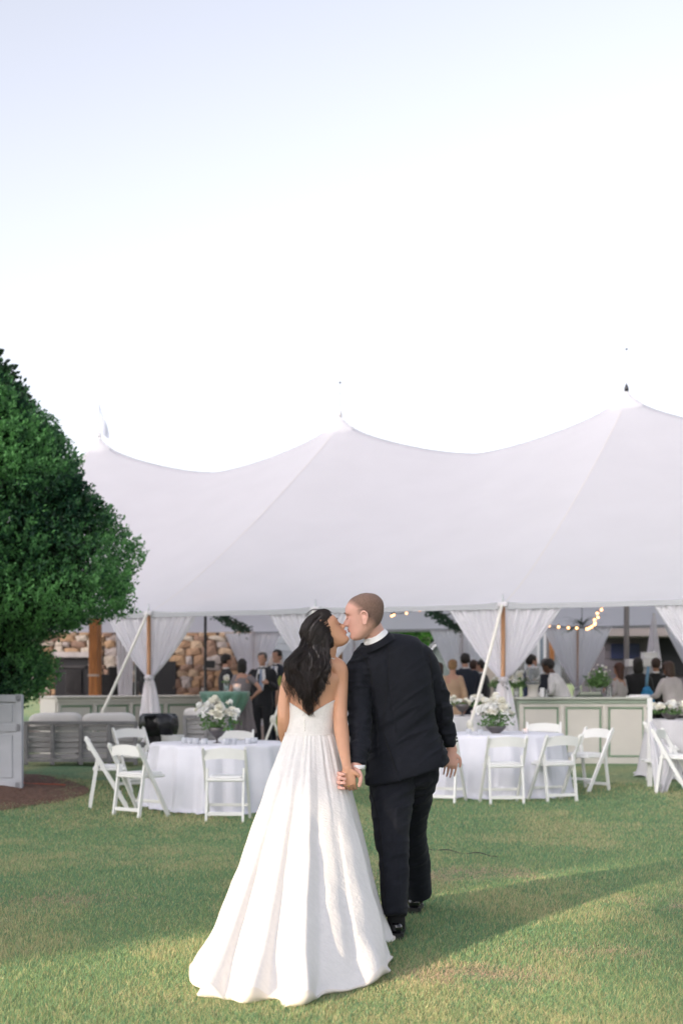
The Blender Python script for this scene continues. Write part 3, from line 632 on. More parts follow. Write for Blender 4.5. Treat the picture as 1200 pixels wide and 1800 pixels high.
# ================================================================ FURNITURE
white = mat('white_resin', (.80, .80, .77), .38, var=.025, scale=6, bump=.03, bscale=30, spec=.45)
pad_m = mat('seat_vinyl', (.82, .82, .80), .45, var=.03)
def make_chair():
    r = thing('folding_chair', 'x', 'chair'); Wd = .43
    def rail(name, z, y, d, h, arch):
        v = []; f = []; n = 9
        for k in range(n):
            x = -Wd / 2 + Wd * k / (n - 1); c = 1 - (2 * k / (n - 1) - 1) ** 2; dy = -.025 * c
            for (yy, zz) in ((-d / 2, -h / 2 + .018 * c), (d / 2, -h / 2 + .018 * c), (d / 2, h / 2 + arch * c), (-d / 2, h / 2 + arch * c)): v.append((x, y + yy + dy, z + zz))
        for k in range(n - 1):
            for j in range(4): f.append((k * 4 + j, k * 4 + (j + 1) % 4, k * 4 + 4 + (j + 1) % 4, k * 4 + 4 + j))
        f += [(0, 1, 2, 3), tuple((n - 1) * 4 + j for j in (3, 2, 1, 0))]
        MB().add(v, f).build(name, white, r)
    T = Vector((0, -.245, .79)); Fo = Vector((0, .215, 0))
    for s in (-1, 1):
        x = Vector((s * (Wd / 2 + .012), 0, 0))
        MB().bar(T + x, Fo + x, .026, .044, up=(0, 1, 0)).ball(T + x + Vector((0, 0, 0)), (.014, .022, .022)).build('post', white, r)
        xi = Vector((s * (Wd / 2 - .018), 0, 0))
        MB().bar(Vector((0, -.205, 0)) + xi, Vector((0, -.115, .57)) + xi, .024, .038, up=(0, 1, 0)).build('rear_leg', white, r)
    rail('backrest', .715, -.205, .02, .105, .028)
    MB().box((0, .015, .445), (Wd - .03, .37, .035), bev=.01).build('seat', white, r)
    MB().box((0, .015, .474), (Wd - .07, .33, .028), bev=.012).build('seat_pad', pad_m, r)
    MB().box((0, -.19, .085), (Wd - .06, .02, .04), bev=.004).build('stretcher', white, r)
    MB().box((0, .145, .155), (Wd, .02, .032), bev=.004).build('stretcher', white, r)
    return r
chair0 = make_chair(); first = [True]
def chair(px, D, yaw, label, group='white folding chairs around the two lawn tables', xy=None):
    o = chair0 if first[0] else copy_tree(chair0); first[0] = False
    x = PX(px, D) if xy is None else xy[0]; y = D if xy is None else xy[1]
    o.location = (x, y, g(x, y)); o.rotation_euler = (0, 0, R(yaw)); o['label'] = label; o['group'] = group; o['category'] = 'chair'
    return o
# chairs face +Y at yaw 0 (their back is turned to the camera)
chair(399, 15.45, -3, 'white folding chair seen squarely from behind, left of the bride\'s train')
chair(246, 15.7, -38, 'white folding chair in three-quarter back view at the left end of the left table')
chair(190, 16.4, -80, 'leftmost white folding chair, seen from the side')
chair(243, 18.2, -140, 'white folding chair behind the leftmost two, facing the camera')
chair(412, 18.4, 180, 'white folding chair behind the white flower bowl, only its top rail showing')
chair(484, 16.9, 80, 'white folding chair peeking out between the left table and the bride\'s skirt')
chair(883, 16.75, 8, 'white folding chair seen squarely from behind at the right table')
chair(972, 17.1, 22, 'white folding chair turned slightly, right of the squarely seen one at the right table')
chair(1030, 18.3, 128, 'rightmost white folding chair of the right table, side on before the long bar')
chair(955, 19.4, 172, 'white folding chair beyond the right table, its top rail against the bar panel')
chair(778, 16.9, -20, 'white folding chair half hidden behind the groom\'s hand')

cloth_m = mat('white_linen', (.80, .80, .86), .85, var=.02, transl=.08, bump=.06, bscale=300, sheen=.2)
grey_linen = mat('grey_linen', (.55, .54, .55), .85, var=.03, bump=.06, bscale=300)
def round_table(x, y, rad, label, clabel, cm=cloth_m, H_=.76, folds=15, seed=1):
    z = g(x, y)
    t = thing('round_table', label, 'table', (x, y, z), 0, 'round party tables under cloths')
    MB().lathe([(rad - .02, H_ - .035), (rad - .005, H_ - .02), (rad - .005, H_ - .008), (rad - .02, H_ - .004)], n=40).build('tabletop', mat('plywood', (.4, .28, .16), .7, var=.2), t)
    for k in range(4):
        a = k * math.pi / 2 + .6; MB().bar((.3 * math.cos(a), .3 * math.sin(a), H_ - .03), (.45 * math.cos(a), .45 * math.sin(a), 0), .03).build('leg', MATS['dark_metal'], t)
    nb = 180; rows = []
    rn = random.Random(seed); ph = [rn.random() * 6.28 for _ in range(6)]
    for q in np.linspace(.0, 1, 7): rows.append([(rad * q * math.cos(a), rad * q * math.sin(a), H_ + .003 + .003 * math.sin(3 * a + 5 * q)) for a in np.linspace(0, 2 * math.pi, nb + 1)[:-1]])
    dz = g(x, y)
    for tt in np.linspace(.02, 1, 22):
        row = []
        for a in np.linspace(0, 2 * math.pi, nb + 1)[:-1]:
            w1 = math.sin(folds * a + ph[0] + .9 * math.sin(2 * a + ph[1])); w2 = math.sin(folds * 2.3 * a + ph[2]); w3 = math.sin(5 * a + ph[3])
            am = .012 + .075 * tt ** 1.1
            rr = rad + .010 + .10 * tt + am * (.62 * (abs(w1) ** .7) * math.copysign(1, w1) + .2 * w2 + .35 * w3)
            X_ = rr * math.cos(a); Y_ = rr * math.sin(a); fl = g(x + X_, y + Y_) - dz
            z_ = H_ - (H_ - .015 - fl) * min(1, tt * 1.04) - .0
            if tt > .93: z_ = fl + .012 + .02 * abs(math.sin(9 * a + ph[4]) * math.sin(23 * a)); rr += .03 * math.sin(31 * a) + .03; X_ = rr * math.cos(a); Y_ = rr * math.sin(a)
            row.append((X_, Y_, z_))
        rows.append(row)
    o = link('tablecloth', grid_mesh('tablecloth', np.array(rows), True), None, cm); o.location = (x, y, z)
    tag(o, clabel, 'tablecloth', 'floor length cloths on the round tables'); return z + H_
T1 = (PX(392, 16.85), 16.85); T2 = (PX(872, 18.1), 18.1); T3 = (PX(800, 22.3), 22.3); T4 = (PX(1215, 20.0), 20.0)
z1 = round_table(*T1, .84, 'round table under the white cloth left of the bride', 'white cloth reaching the grass on the left round table', seed=3)
z2 = round_table(*T2, .84, 'round table under the white cloth right of the groom', 'white cloth reaching the grass on the right round table', seed=5)
z3 = round_table(*T3, .62, 'round table under the grey cloth by the groom\'s sleeve', 'pale grey cloth on the table beyond the groom\'s sleeve', grey_linen, .78, 11, 7)
z4 = round_table(*T4, .62, 'round table at the right edge under a grey cloth', 'pale grey cloth on the table at the right edge', grey_linen, .80, 11, 9)

petal = mat('ivory_petal', (.86, .84, .74), .7, var=.05, scale=12, transl=.2); petal2 = mat('white_petal', (.90, .90, .87), .7, var=.03, transl=.2)
stem_m = mat('stem_green', (.10, .20, .06), .7, var=.4, scale=20, transl=.2); bowl_m = mat('pewter', (.14, .13, .13), .35, metal=.6, var=.2)
glass_m = bpy.data.materials.new('clear_glass'); glass_m.use_nodes = True; _p = glass_m.node_tree.nodes['Principled BSDF']; _p.inputs['Roughness'].default_value = .04; _p.inputs['Transmission Weight'].default_value = .9; _p.inputs['Base Color'].default_value = (.95, .97, .97, 1); _p.inputs['IOR'].default_value = 1.3
def bloom_mesh(rad, seed):
    """a rose-like bloom: cupped petals in three turns"""
    rn = random.Random(seed); b = MB()
    for ring, (n, r0, tilt) in enumerate(((5, .95, .25), (5, .65, .75), (4, .35, 1.2))):
        for k in range(n):
            a = 2 * math.pi * (k + .5 * ring + rn.uniform(-.1, .1)) / n; ca, sa = math.cos(a), math.sin(a)
            pts = []
            for i in range(4):
                t = i / 3
                for w_ in (-1, -.35, .35, 1):
                    wd = w_ * .5 * math.sin(math.pi * (.25 + .6 * t)) * rad
                    rr = rad * (.1 + r0 * t * (1 - .15 * abs(w_))) * math.cos(tilt * .5); zz = rad * (t * math.sin(tilt) * 1.0 + .12 * w_ * w_ - .25 * (1 - ring * .3) * t * t)
                    pts.append((rr * ca - wd * sa, rr * sa + wd * ca, zz))
            b.add(pts, [(i * 4 + j, i * 4 + j + 1, i * 4 + j + 5, i * 4 + j + 4) for i in range(3) for j in range(3)])
    return b
blooms = []
for k in range(4):
    me_ = bpy.data.meshes.new('bloom'); bb = bloom_mesh(1, k); me_.from_pydata(bb.v, [], bb.f); me_.update(); me_.materials.append(petal if k % 2 else petal2); me_.polygons.foreach_set('use_smooth', np.ones(len(me_.polygons), bool)); blooms.append(me_)
def flowers(x, y, z, label, w=.27, h=.34, n=34, bowl='bowl', group='white flower arrangements', green=60, bs=1.0, seed=0):
    rn = random.Random(seed); root = thing('flower_arrangement', label, 'flowers', (x, y, z), rn.random() * 6, group)
    if bowl == 'bowl': MB().lathe([(.05, 0), (.055, .01), (.09, .035), (.125, .075), (.135, .10), (.128, .10), (.1, .06), (.03, .03)], n=20).build('bowl', bowl_m, root, True); zc = .10
    elif bowl == 'vase': MB().lathe([(.045, 0), (.05, .01), (.05, .15), (.06, .17), (.055, .17), (.045, .15), (.045, .02)], n=16).build('vase', glass_m, root, True); zc = .16
    elif bowl == 'goblet': MB().lathe([(.06, 0), (.055, .008), (.012, .02), (.012, .06), (.06, .09), (.105, .15), (.11, .19), (.10, .19), (.09, .15), (.02, .09)], n=20).build('bowl', bowl_m, root, True); zc = .17
    for k in range(n):
        a = rn.random() * 6.283; e = rn.random() ** .6; r_ = w * e * rn.uniform(.75, 1.05); zz = zc + h * (.25 + .75 * math.sqrt(max(0, 1 - e * e * .9))) * rn.uniform(.72, 1.08)
        o = bpy.data.objects.new('bloom', blooms[rn.randrange(4)]); COL.objects.link(o); o.parent = root
        o.location = (r_ * math.cos(a), r_ * math.sin(a), zz); sc = rn.choice((.028, .035, .045, .06)) * bs; o.scale = (sc, sc, sc)
        o.rotation_euler = Vector((math.cos(a) * e, math.sin(a) * e, .75)).to_track_quat('Z', 'Y').to_euler()
    b = MB()
    for k in range(green):
        a = rn.random() * 6.283; c0 = Vector((.03 * math.cos(a), .03 * math.sin(a), zc - .02)); e = rn.random()
        d = Vector((math.cos(a) * e * w * 1.15, math.sin(a) * e * w * 1.15, h * rn.uniform(.1, .95) * (1 - .45 * e)))
        t_ = c0 + d; sd = d.cross(Vector((0, 0, 1))).normalized() * .003; b.add([c0 - sd, c0 + sd, t_], [(0, 1, 2)])
        for q in range(4):
            l0 = c0 + d * rn.uniform(.5, 1); dd = Vector((rn.uniform(-1, 1), rn.uniform(-1, 1), rn.uniform(-.5, .9))).normalized() * rn.uniform(.035, .06); s2 = dd.cross(Vector((rn.uniform(-1, 1), 1, 0))).normalized() * .013
            b.add([l0, l0 + dd * .5 + s2, l0 + dd, l0 + dd * .5 - s2], [(0, 1, 2, 3)])
    b.build('greenery', stem_m, root)
    return root
flowers(T1[0] - .06, T1[1] - .1, z1, 'white and ivory flower bowl on the left white table', .25, .33, 58, 'goblet', seed=1, bs=1.15)
flowers(T2[0] - .02, T2[1] - .1, z2, 'low ivory flower bowl on the right white table', .24, .34, 48, 'bowl', seed=2, bs=1.25)
flowers(PX(790, 22.2), 22.2, z3, 'small ivory bouquet on the grey table beside the groom\'s sleeve', .14, .12, 18, 'vase', seed=3, green=30)
flowers(PX(812, 22), 22.0, z3, 'rounder white bouquet with a dark vase next to the guy rope', .12, .08, 16, 'goblet', seed=4, green=20)
flowers(PX(838, 22.4), 22.4, z3, 'loose pale yellow green bouquet between guy rope and cream cabinet', .13, .16, 14, 'vase', seed=5, green=44)
flowers(PX(1178, 19.8), 19.8, z4, 'wide low ivory flower bowl at the right edge table', .30, .12, 34, 'bowl', seed=6, bs=1.2)
candle_glow = mat('candle_glow', (.9, .5, .2), .5, emit=(1, .42, .15), estr=3)
wax = mat('wax', (.85, .82, .74), .5, transl=.3)
def votive(x, y, z, label, lit=True, s=1.0):
    r = thing('votive_candle', label, 'candle', (x, y, z), 0, 'small glass votives on the tables')
    MB().lathe([(.028 * s, 0), (.032 * s, .004), (.038 * s, .065 * s), (.034 * s, .065 * s), (.028 * s, .008)], n=14).build('glass_cup', mat('frosted_glass', (.86, .88, .92), .25, transl=.5, alpha=.75), r, True)
    MB().lathe([(.026 * s, .009), (.028 * s, .034 * s), (.004, .036 * s)], n=12).build('wax', wax, r, True)
    if lit: MB().ball((0, 0, .052 * s), (.007 * s, .007 * s, .014 * s)).build('flame', candle_glow, r, True)
dirs = [(-.42, -.30), (-.33, -.42), (-.20, -.46), (.12, -.50), (.22, -.44), (.42, -.34), (.50, -.20), (-.52, -.15)]
wh = ['first votive from the left', 'second votive from the left', 'third votive from the left', 'votive in front of the bowl', 'votive right of the bowl stem', 'votive second from the right', 'rightmost votive', 'votive nearest the table\'s left rim']
for (dx, dy), w_ in zip(dirs, wh): votive(T1[0] - .02 + dx * .8, T1[1] + dy * .9, z1, 'small clear glass ' + w_ + ' on the left white table', False, 1.1)
votive(T2[0] + .34, T2[1] - .2, z2, 'lit votive right of the flower bowl on the right white table')
votive(T2[0] - .38, T2[1] - .3, z2, 'pale votive at the left side of the right white table', False)
votive(T2[0] - .25, T2[1] - .42, z2, 'votive just left of the flower bowl on the right white table', False)
votive(PX(833, 21.9), 21.9, z3, 'lit votive on the grey table before the cream cabinet', True, 1.4)

# ---- panelled bars
cream = mat('cream_paint', (.62, .59, .54), .6, var=.03, scale=3); sage = mat('sage_trim', (.22, .33, .22), .6, var=.06); shelf_g = mat('green_grey_top', (.30, .36, .29), .5, var=.08)
bar_grey = mat('bar_frame_grey', (.55, .55, .50), .6)
def panel_bar(name, label, p0, p1, h, panels, depth=.6, top=True, inner=cream, z0=None):
    p0 = Vector(p0); p1 = Vector(p1); L = (p1 - p0).length; rz = math.atan2((p1 - p0).y, (p1 - p0).x)
    za, zb = g(p0.x, p0.y), g(p1.x, p1.y)
    r = thing(name, label, 'bar', (p0.x, p0.y, min(za, zb)), rz)
    MB().box((L / 2, depth / 2, h / 2), (L, depth, h)).build('carcass', inner, r)
    if top: MB().box((L / 2, depth / 2 - .02, h + .02), (L + .12, depth + .14, .035), bev=.008).build('countertop', mat('counter_pale', (.50, .52, .46), .5, var=.04) if name == 'long_bar' else cream, r); MB().box((L / 2, -.02, h - .035), (L + .04, .05, .07), bev=.01).build('cornice', shelf_g if name == 'long_bar' else cream, r); MB().box((-.012, depth / 2, h / 2), (.03, depth, h)).build('end_panel', shelf_g if name == 'long_bar' else cream, r)
    MB().box((L / 2, -.012, .05), (L, .03, .10), bev=.005).build('plinth', cream, r); MB().box((L / 2, -.012, h - .09), (L, .03, .05), bev=.004).build('top_rail', cream, r)
    w = L / panels
    for k in range(panels + 1): MB().box((min(max(k * w, .035), L - .035), -.014, h / 2 - .01), (.07, .034, h - .17), bev=.004).build('stile', cream, r)
    for k in range(panels):
        c = (k + .5) * w; a = w - .12; z0_, z1_ = .11, h - .125
        for (x_, z_, sx, sz) in ((c - a / 2 + .012, (z0_ + z1_) / 2, .025, z1_ - z0_), (c + a / 2 - .012, (z0_ + z1_) / 2, .025, z1_ - z0_), (c, z0_ + .012, a - .05, .025), (c, z1_ - .012, a - .05, .025)):
            MB().box((x_, -.008, z_), (sx, .03, sz), bev=.003).build('moulding', sage, r)
        MB().box((c, -.002, (z0_ + z1_) / 2), (a - .06, .012, z1_ - z0_ - .06)).build('panel', cream, r)
    return r
BD = 22.9
panel_bar('long_bar', 'cream panelled bar with green mouldings and grey green top at the right', (PX(912, BD), BD), (PX(1136, BD), BD - .05), 1.03, 3, .65)
b2 = panel_bar('panelled_low_wall', 'cream panelled counter with green mouldings behind the slatted sofa', (PX(100, 24.2), 24.2), (PX(349, 26.2), 26.2), .99, 4, .5)
cab = panel_bar('cream_cabinet', 'small cream cabinet behind the flower bowl of the right table', (PX(845, 22.6), 22.6), (PX(888, 22.6), 22.6), 1.07, 1, .4, False)
cab.location.z -= .03
# ---- slatted sofas
slat_m = mat('weathered_slats', (.42, .40, .41), .85, var=.25, scale=5, stretch=(.6, 4, 4), bump=.2, bscale=40); frame_m = mat('sofa_frame', (.26, .25, .26), .8, var=.2, scale=6)
cush_m = mat('offwhite_cushion', (.74, .71, .68), .9, var=.05, scale=3, bump=.15, bscale=60)
def sofa(x0, x1, y, label, bays, h=.66, cush=True):
    L = x1 - x0; z = g((x0 + x1) / 2, y)
    r = thing('slatted_sofa', label, 'sofa', (x0, y, z), 0, 'grey slatted lounge sofas')
    for k in range(bays + 1): MB().box((min(max(L * k / bays, .03), L - .03), 0, h / 2 + .02), (.06, .06, h), bev=.006).build('upright', frame_m, r)
    MB().box((L / 2, 0, h + .01), (L, .07, .05), bev=.006).build('top_rail', frame_m, r); MB().box((L / 2, 0, .09), (L, .065, .05), bev=.006).build('bottom_rail', frame_m, r)
    n = 6; me = None
    for k in range(n):
        if me is None: o = MB().box((0, 0, 0), (L - .06, .02, .072), bev=.004).build('slat', slat_m, r); me = o.data
        else: o = bpy.data.objects.new('slat', me); COL.objects.link(o); o.parent = r
        o.location = (L / 2, .035, .155 + k * .085)
    MB().box((L / 2, .42, .30), (L, .75, .08)).build('seat_base', frame_m, r)
    for k in range(2): MB().box((L * (.25 + .5 * k), .42, .41), (L / 2 - .03, .72, .14), bev=.05).build('seat_cushion', cush_m, r, True)
    if cush:
        for k in range(2):
            Bd = Body(); Bd.loft([((L * (.03 + .47 * k), .20, h + .0), .05, .04), ((L * (.08 + .47 * k), .20, h + .02), .13, .09), ((L * (.27 + .47 * k), .20, h + .025), .135, .1), ((L * (.44 + .47 * k), .20, h + .03), .13, .09), ((L * (.48 + .47 * k), .20, h + .01), .05, .04)], side=(0, 0, 1), p=3)
            Bd.fuse('back_cushion', .025, cush_m, r, 2)
    return r
sofa(PX(43, 22.0), PX(242, 22.0), 22.0, 'grey slatted sofa with white back cushions under the evergreen tree', 4)
sofa(PX(322, 24.4), PX(402, 24.4), 24.4, 'shorter grey slatted sofa behind the black lined bin', 2)
# ---- bin with black liner and white bucket
bx, by = PX(291, 19.6), 19.6; bz_ = g(bx, by)
binr = thing('rubbish_bin', 'round bin with a black liner folded over its rim, behind the left table', 'bin', (bx - .09, by, bz_))
MB().lathe([(.18, 0), (.185, .02), (.20, .68), (.205, .72)], n=24).build('barrel', mat('black_plastic', (.02, .02, .023), .35), binr, True)
Bd = MB().lathe([(.215, .60), (.245, .64), (.265, .74), (.262, .86), (.225, .905), (.18, .87), (.15, .80)], n=40, fn=lambda a, i: 1 + .05 * math.sin(9 * a + i) + .03 * math.sin(17 * a)); Bd.build('liner', mat('black_liner', (.012, .012, .014), .22, bump=.6, bscale=18), binr, True)
bk = thing('white_bucket', 'white bucket tucked against the black lined bin', 'bucket', (bx + .13, by - .26, bz_)); MB().lathe([(.13, 0), (.135, .01), (.155, .60), (.165, .62), (.15, .62), (.13, .05)], n=20).build('pail', mat('white_plastic', (.8, .8, .8), .4), bk, True); MB().tube([(.158 * math.cos(a), .02, .58 - .12 * math.sin(a)) for a in np.linspace(0, math.pi, 10)], .005, 5).build('handle', MATS['grey_metal'], bk)
# ---- cocktail table with green cloth
cx, cy = PX(395, 25.0), 25.0; cz = g(cx, cy)
ct = thing('cocktail_table', 'tall cocktail table hidden inside the green cloth', 'table', (cx, cy, cz)); MB().lathe([(.40, 1.055), (.41, 1.06), (.41, 1.085), (.4, 1.09)], n=30).build('tabletop', MATS['plywood'], ct); MB().tube([(0, 0, 0), (0, 0, 1.06)], .03).build('leg', MATS['dark_metal'], ct); MB().lathe([(.28, 0), (.28, .02), (.05, .05)], n=20).build('base', MATS['dark_metal'], ct)
rows = []
for q in np.linspace(0, 1, 6): rows.append([(.43 * q * math.cos(a), .43 * q * math.sin(a), 1.096) for a in np.linspace(0, 2 * math.pi, 121)[:-1]])
for z_, r_, am in ((1.07, .445, .004), (1.0, .42, .02), (.9, .36, .035), (.78, .285, .05), (.66, .20, .05), (.56, .13, .03), (.50, .095, .015), (.44, .11, .03), (.3, .18, .05), (.14, .24, .06), (.02, .29, .07)):
    rows.append([((r_ + am * math.sin(11 * a)) * math.cos(a), (r_ + am * math.sin(11 * a)) * math.sin(a), z_) for a in np.linspace(0, 2 * math.pi, 121)[:-1]])
o = link('tablecloth', grid_mesh('tablecloth', np.array(rows), True), None, mat('green_satin', (.13, .27, .21), .42, var=.12, scale=6, sheen=.3)); o.location = (cx, cy, cz); tag(o, 'sage green satin cloth cinched on the tall cocktail table', 'tablecloth')
flowers(cx + .04, cy - .15, cz + 1.10, 'single small ivory bloom cluster on the green cocktail table', .06, .10, 9, 'vase', seed=9, green=8, bs=.9)
votive(cx + .22, cy - .1, cz + 1.10, 'lit pillar candle in glass on the green cocktail table', True, 2.0)

# ---- things on the long bar
zb = g(4, BD) + 1.07
flowers(PX(907, 23.1), 23.1, zb, 'pale cream and green flowers on the left end of the long bar', .20, .24, 26, 'vase', seed=11, green=70)
lan = thing('glass_dispenser', 'clear glass drink dispenser on a white pedestal at the left of the bar', 'dispenser', (PX(936, 23.05), 23.05, zb))
MB().lathe([(.11, 0), (.11, .015), (.085, .03), (.085, .17), (.11, .19), (.11, .20)], n=20).build('pedestal', cream, lan, True)
MB().lathe([(.11, .205), (.125, .22), (.125, .44), (.10, .46), (.09, .46), (.115, .43), (.115, .23)], n=20).build('jar', glass_m, lan, True)
MB().lathe([(.10, .462), (.10, .48), (.02, .50), (.03, .53)], n=16).build('lid', mat('silver', (.6, .6, .62), .25, metal=.9), lan, True)
flowers(PX(1052, 23.2), 23.2, zb, 'tall airy yellow green stems in glass on the bar beside the bartender', .20, .40, 12, 'vase', seed=12, green=170, bs=.6)
flowers(PX(872, 23.6), 23.6, zb, 'small yellow green posy behind the front tent pole', .12, .16, 10, 'vase', seed=13, green=50, bs=.8)
tr1 = thing('bar_tray', 'dark green oblong tray on the bar behind the bartender\'s elbow', 'tray', (PX(1035, 23.1), 23.1, zb)); MB().box((0, 0, .02), (.42, .24, .03), bev=.008).build('base', mat('dark_green', (.08, .11, .08), .5), tr1); MB().box((0, 0, .06), (.34, .18, .05), bev=.01).build('napkins', mat('olive_napkins', (.3, .33, .27), .8), tr1)
tr2 = thing('napkin_stack', 'flat white napkin stack at the right end of the bar', 'napkins', (PX(1120, 23.0), 23.0, zb - .008)); MB().box((0, 0, .015), (.34, .22, .03), bev=.006).build('stack', MATS['white_paint'], tr2); MB().box((.03, .01, .04), (.28, .2, .015), .1, bev=.004).build('top_napkin', MATS['white_paint'], tr2)
for k, (px_, hh, lb) in enumerate(((960, .13, 'short clear tumbler left of the bartender\'s hands'), (1068, .17, 'stemmed glass right of the airy stems'), (1072, .20, 'clear bottle in front of the woman in grey'), (952, .15, 'white paper cup beside the glass dispenser'))):
    e = thing('drinking_glass', lb, 'glass', (PX(px_, 22.98), 22.98, zb), 0, 'glassware on the long bar'); MB().lathe([(.03, 0), (.032, .005), (.04, hh), (.036, hh), (.028, .01)], n=12).build('cup', glass_m if k != 3 else MATS['white_plastic'], e, True)
# ---- right edge: folding chair draped with white fabric
dch = chair(1188, 17.9, -118, 'white folding chair at the right edge with a white drape over its back', 'white chairs at the right edge')
dch2 = chair(1165, 19.2, -100, 'white folding chair half hidden behind the draped one at the right edge', 'white chairs at the right edge')
# long drape over the chair back: tall triangle falling to the grass
q0 = W(1142, 1272, 18.4); rows = []
for t in np.linspace(0, 1, 20):
    row = []
    xl = np.interp(t, [0, .45, 1], [1140, 1143, 1152]); xr = np.interp(t, [0, .25, .5, .56, .75, 1], [1146, 1166, 1188, 1191, 1178, 1165]); py = 1268 + t * 142
    for w_ in np.linspace(0, 1, 26): row.append(tuple(W(xl + (xr - xl) * w_, py - 3 * w_ * (t == 1), 18.3 - .45 * t + .05 * math.sin(w_ * 15 + 2 * t) * (.3 + t))))
    rows.append(row)
o = link('fabric_drape', grid_mesh('fabric_drape', np.array(rows)), None, mat('white_voile', (.82, .81, .84), .85, transl=.35)); tag(o, 'long white fabric hanging in a triangle over the chair at the right edge', 'drape')
pd = thing('side_board', 'narrow white board standing beside the hanging white fabric', 'board', (PX(1141, 18.6), 18.6, g(4, 18.6))); MB().box((0, 0, .58), (.06, .05, 1.16), bev=.005).build('upright', white, pd); MB().box((-.03, -.02, .34), (.12, .3, .03), bev=.004).build('foot_rail', white, pd)
# ---- grey panelled screen at the left edge
sc_m = mat('grey_screen_paint', (.40, .42, .45), .75, var=.06, scale=5, bump=.15, bscale=40)
scx = PX(-70, 16.9)
scr = thing('wooden_screen', 'grey painted panelled screen cut by the left edge', 'screen', (PX(41, 17.3), 17.3, g(-3.9, 17.3) + .0), R(180 - 14))
Lw = 1.7; hS = 1.16
MB().box((Lw / 2, 0, hS / 2 + .02), (Lw, .03, hS - .04)).build('back_sheet', sc_m, scr)
for x_ in (.04, .58, 1.12, 1.66): MB().box((x_, .026, hS / 2 + .01), (.085, .03, hS), bev=.004).build('stile', sc_m, scr)
for z_ in (.06, .50 + .26, 1.12): MB().box((Lw / 2, .030, z_), (Lw - .01, .022, .09), bev=.004).build('rail', sc_m, scr)
for x_ in (.31, .85, 1.39):
    MB().box((x_, .018, .41), (.36, .02, .52), bev=.006).build('raised_panel', sc_m, scr)
    MB().box((x_, .018, .94), (.36, .02, .22), bev=.006).build('raised_panel', sc_m, scr)
# ---- lights: truss pole, bulbs, garlands, chandelier
tp = thing('lighting_pole', 'thin black lighting pole with a small black box in front of the stone wall', 'light pole', (PX(361, 27), 27, g(-2.6, 27)))
MB().tube([(0, 0, 0), (0, 0, 2.72)], .028, 8).build('pole', MATS['dark_metal'], tp)
MB().box((.11, -.03, 1.60), (.15, .13, .14), bev=.01).build('control_box', MATS['black_plastic'], tp)
MB().bar((0, 0, 1.0), (-.28, -.1, .1), .025).bar((0, 0, 1.0), (.28, -.1, .1), .025).bar((0, 0, 1.0), (0, .3, .1), .025).build('tripod', MATS['dark_metal'], tp)
MB().box((0, 0, 2.68), (.3, .05, .05)).build('crossbar', MATS['dark_metal'], tp)
bulb_glow = mat('bulb_glow', (1, .6, .3), .4, emit=(1, .42, .17), estr=1.5)
def bulbs(pts, label, D, size=.020, cat='string lights'):
    p0 = W(*pts[0], D); r = thing('string_lights', label, cat, tuple(p0))
    L = [W(x_, y_, D) - p0 for x_, y_ in pts]
    c = []
    for a, b_ in zip(L[:-1], L[1:]): c += [a.lerp(b_, t) + Vector((0, 0, .03 - .02 * math.sin(math.pi * t))) for t in (0, .33, .66)]
    c.append(L[-1] + Vector((0, 0, .03))); MB().tube(c, .006, 5).build('wire', MATS['dark_metal'], r)
    for q in L: MB().ball(q, size, 8, 6).build('bulb', bulb_glow, r, True)
    for q in L: MB().lathe([(.012, .02), (.014, .05), (.008, .055)], q, 6).build('socket', MATS['dark_metal'], r)
bulbs([(688, 1083), (692, 1081), (714, 1078), (737, 1073), (762, 1068.5), (800, 1062.5), (836, 1063)], 'row of warm bulbs above the groom\'s shoulder', 23.6)
bulbs([(964, 1100), (981, 1102), (998, 1103.5), (1013, 1104), (1031, 1105.5), (1035, 1104), (1039, 1101.5), (1044, 1098), (1045, 1095), (1044, 1089.5), (1050, 1085), (1049, 1078), (1056, 1072), (1058, 1065)], 'hooked string of warm bulbs above the bartender', 26.5, .026)
bulbs([(366, 1077), (376, 1077)], 'pair of warm bulbs at the top of the black lighting pole', 24.9, .034)
gl_m = mat('garland_green', (.025, .07, .04), .6, var=.5, scale=25)
def garland(a, b_, sag, label, n=420, th=.10):
    a = Vector(a); b_ = Vector(b_); r = thing('leafy_garland', label, 'garland', tuple(a)); rn = random.Random(int(a.x * 100))
    P_ = lambda t: (b_ - a) * t + Vector((0, 0, -sag * math.sin(math.pi * t)))
    MB().tube([P_(t) for t in np.linspace(0, 1, 12)], .022, 6).build('rope_core', MATS['bark'], r)
    m_ = MB()
    for k in range(n):
        c = P_(rn.random()) + Vector((rn.gauss(0, th * .4), rn.gauss(0, th * .4), rn.gauss(-.03, th * .5))); d = Vector((rn.uniform(-1, 1), rn.uniform(-1, 1), rn.uniform(-1, .4))).normalized() * rn.uniform(.06, .12); s2 = d.cross(Vector((rn.random(), 1, rn.random()))).normalized() * .022
        m_.add([c, c + d * .5 + s2, c + d, c + d * .5 - s2], [(0, 1, 2, 3)])
    m_.build('leaves', gl_m, r)
garland(W(380, 1072, 25.5), W(436, 1104, 34), .05, 'dark green leafy garland hanging left of the bride above the guests')
garland(W(750, 1064, 24.5), W(806, 1102, 34), .02, 'dark green leafy garland hanging right of the groom\'s head')
chd = thing('hanging_fern', 'spiky grey green fern ball hung above the back curtain, over the bartender', 'hanging plant', tuple(W(1022, 1098, 33)))
m_ = MB(); rn = random.Random(3)
